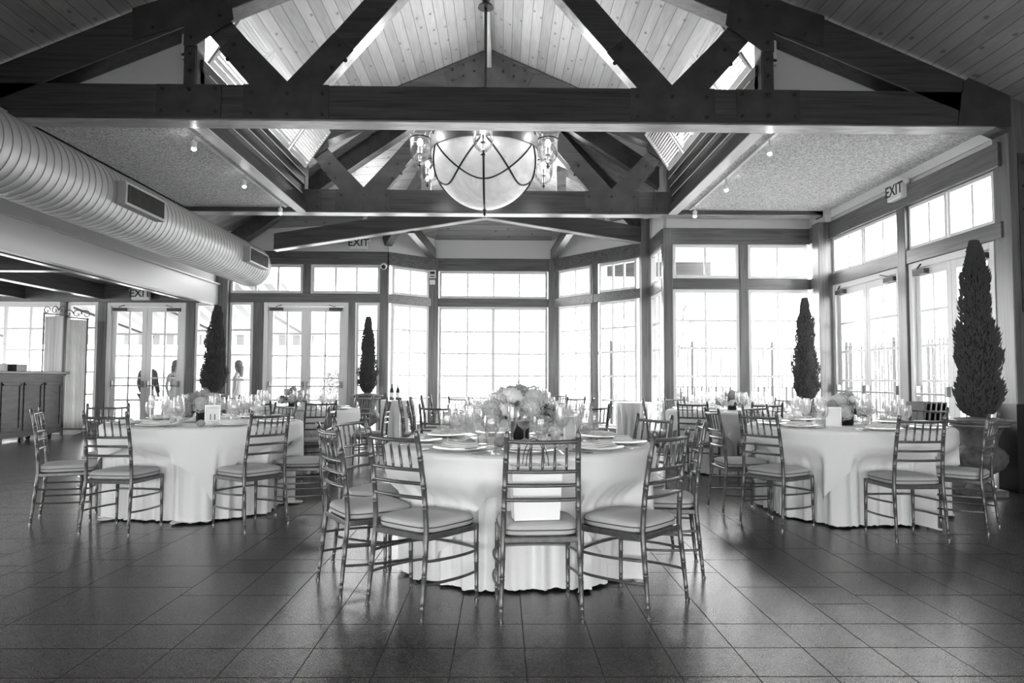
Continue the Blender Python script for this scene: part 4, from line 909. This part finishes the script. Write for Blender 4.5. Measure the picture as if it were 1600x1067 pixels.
# ---------------------------------------------------------------- people outside
SUIT=mat('grey_suit',.045,.9); SKIN=mat('skin',.16,.6); DRESS=mat('white_dress',.3,.8); HAIR=mat('dark_hair',.05,.6)
def body(name,pts,edges,m,parent,root=0):
    me=bpy.data.meshes.new(name); me.from_pydata([p[:3] for p in pts],edges,[]); me.materials.append(m)
    o=bpy.data.objects.new(name,me); COL.objects.link(o); o.parent=parent
    s=o.modifiers.new('skin','SKIN'); s.use_smooth_shade=True
    for i,p in enumerate(pts):
        v=me.skin_vertices[0].data[i]; rx=p[3]; ry=p[4] if len(p)>4 else rx; v.radius=(rx,ry); v.use_root=(i==root)
    ss=o.modifiers.new('sub','SUBSURF'); ss.levels=1; ss.render_levels=2; return o
def person(x,y,rz,lab,kind):
    e=empty('person',(x,y,-.13),rz,lab,'person')
    # faces -Y in local space
    P_=[(0,0,.93,.14,.11),(0,0,1.12,.13,.10),(0,0,1.32,.16,.11),(0,.0,1.46,.09,.08),(0,0,1.53,.05),(0,-.01,1.62,.085,.10),(0,-.01,1.72,.075,.09),
        (.19,0,1.42,.055),(.25,.0,1.15,.042),(.24,-.08,.92,.034),(-.19,0,1.42,.055),(-.25,.0,1.15,.042),(-.24,-.08,.92,.034),
        (.09,0,.86,.095),(.10,0,.48,.065),(.10,.02,.10,.045),(.10,-.14,.04,.04),(-.09,0,.86,.095),(-.10,0,.48,.065),(-.10,.02,.10,.045),(-.10,-.14,.04,.04),
        (.23,-.11,.83,.03),(-.23,-.11,.83,.03)]
    E_=[(0,1),(1,2),(2,3),(3,4),(4,5),(5,6),(3,7),(7,8),(8,9),(3,10),(10,11),(11,12),(0,13),(13,14),(14,15),(15,16),(0,17),(17,18),(18,19),(19,20),(9,21),(12,22)]
    if kind=='man':
        body('body',P_,E_,SKIN,e)
        J=[(0,0,.84,.165,.13),(0,0,1.10,.165,.13),(0,0,1.32,.19,.135),(0,.0,1.455,.10,.09),(.20,0,1.42,.075),(.26,0,1.15,.06),(.25,-.08,.93,.05),(-.20,0,1.42,.075),(-.26,0,1.15,.06),(-.25,-.08,.93,.05)]
        body('jacket',J,[(0,1),(1,2),(2,3),(3,4),(4,5),(5,6),(3,7),(7,8),(8,9)],SUIT,e)
        body('trousers',[(0,0,.93,.15,.12),(.09,0,.84,.11),(.10,0,.48,.085),(.10,.02,.11,.07),(-.09,0,.84,.11),(-.10,0,.48,.085),(-.10,.02,.11,.07)],[(0,1),(1,2),(2,3),(0,4),(4,5),(5,6)],SUIT,e)
        MB().ball((0,.012,1.70),.095,14,10,1.1).build('hair',HAIR,e,smooth=True)
    else:
        P2=[tuple(list(p[:2])+[p[2]*.95]+[q*.85 for q in p[3:]]) for p in P_]; body('body',P2,E_,SKIN,e)
        MB().lathe([(.42,.02),(.34,.35),(.24,.7),(.17,.92),(.125,1.05),(.145,1.2),(.13,1.30),(.10,1.33)],28,close=False).build('dress',DRESS,e,smooth=True)
        h=MB(); h.ball((0,.02,1.61),.10,14,10,1.15); h.lathe([(.06,1.25),(.09,1.4),(.095,1.58)],14,(0,.05,0)); h.build('hair',HAIR,e,smooth=True)
        if kind=='bride':
            n=20; vs=[]
            for k in range(n+1):
                a=PI*(.08+.84*k/n); vs+=[(.11*cos(a),.11*sin(a)+.03,1.68),(.30*cos(a),.30*sin(a)+.05,.5+.02*sin(k*2))]
            MB().add(vs,[(2*k,2*k+2,2*k+3,2*k+1) for k in range(n)]).build('veil',thin_glass('veil_tulle',.0,.85,.1),e,smooth=True)
    FE=MB(); zf=1.63 if kind=='man' else 1.545; FE.ball((0,-.115 if kind=='man' else -.10,zf-.02),.014,6,5).build('nose',SKIN,e)
person(-8.32,17.0,math.radians(160),'person in a dark grey suit standing outside behind the bar room doors','man')
person(-7.70,17.1,math.radians(60),'person in a white gown with long dark hair outside the bar room doors','bride')
person(-6.22,17.0,math.radians(-80),'person in a light dress outside left of the leaning cypress','woman')
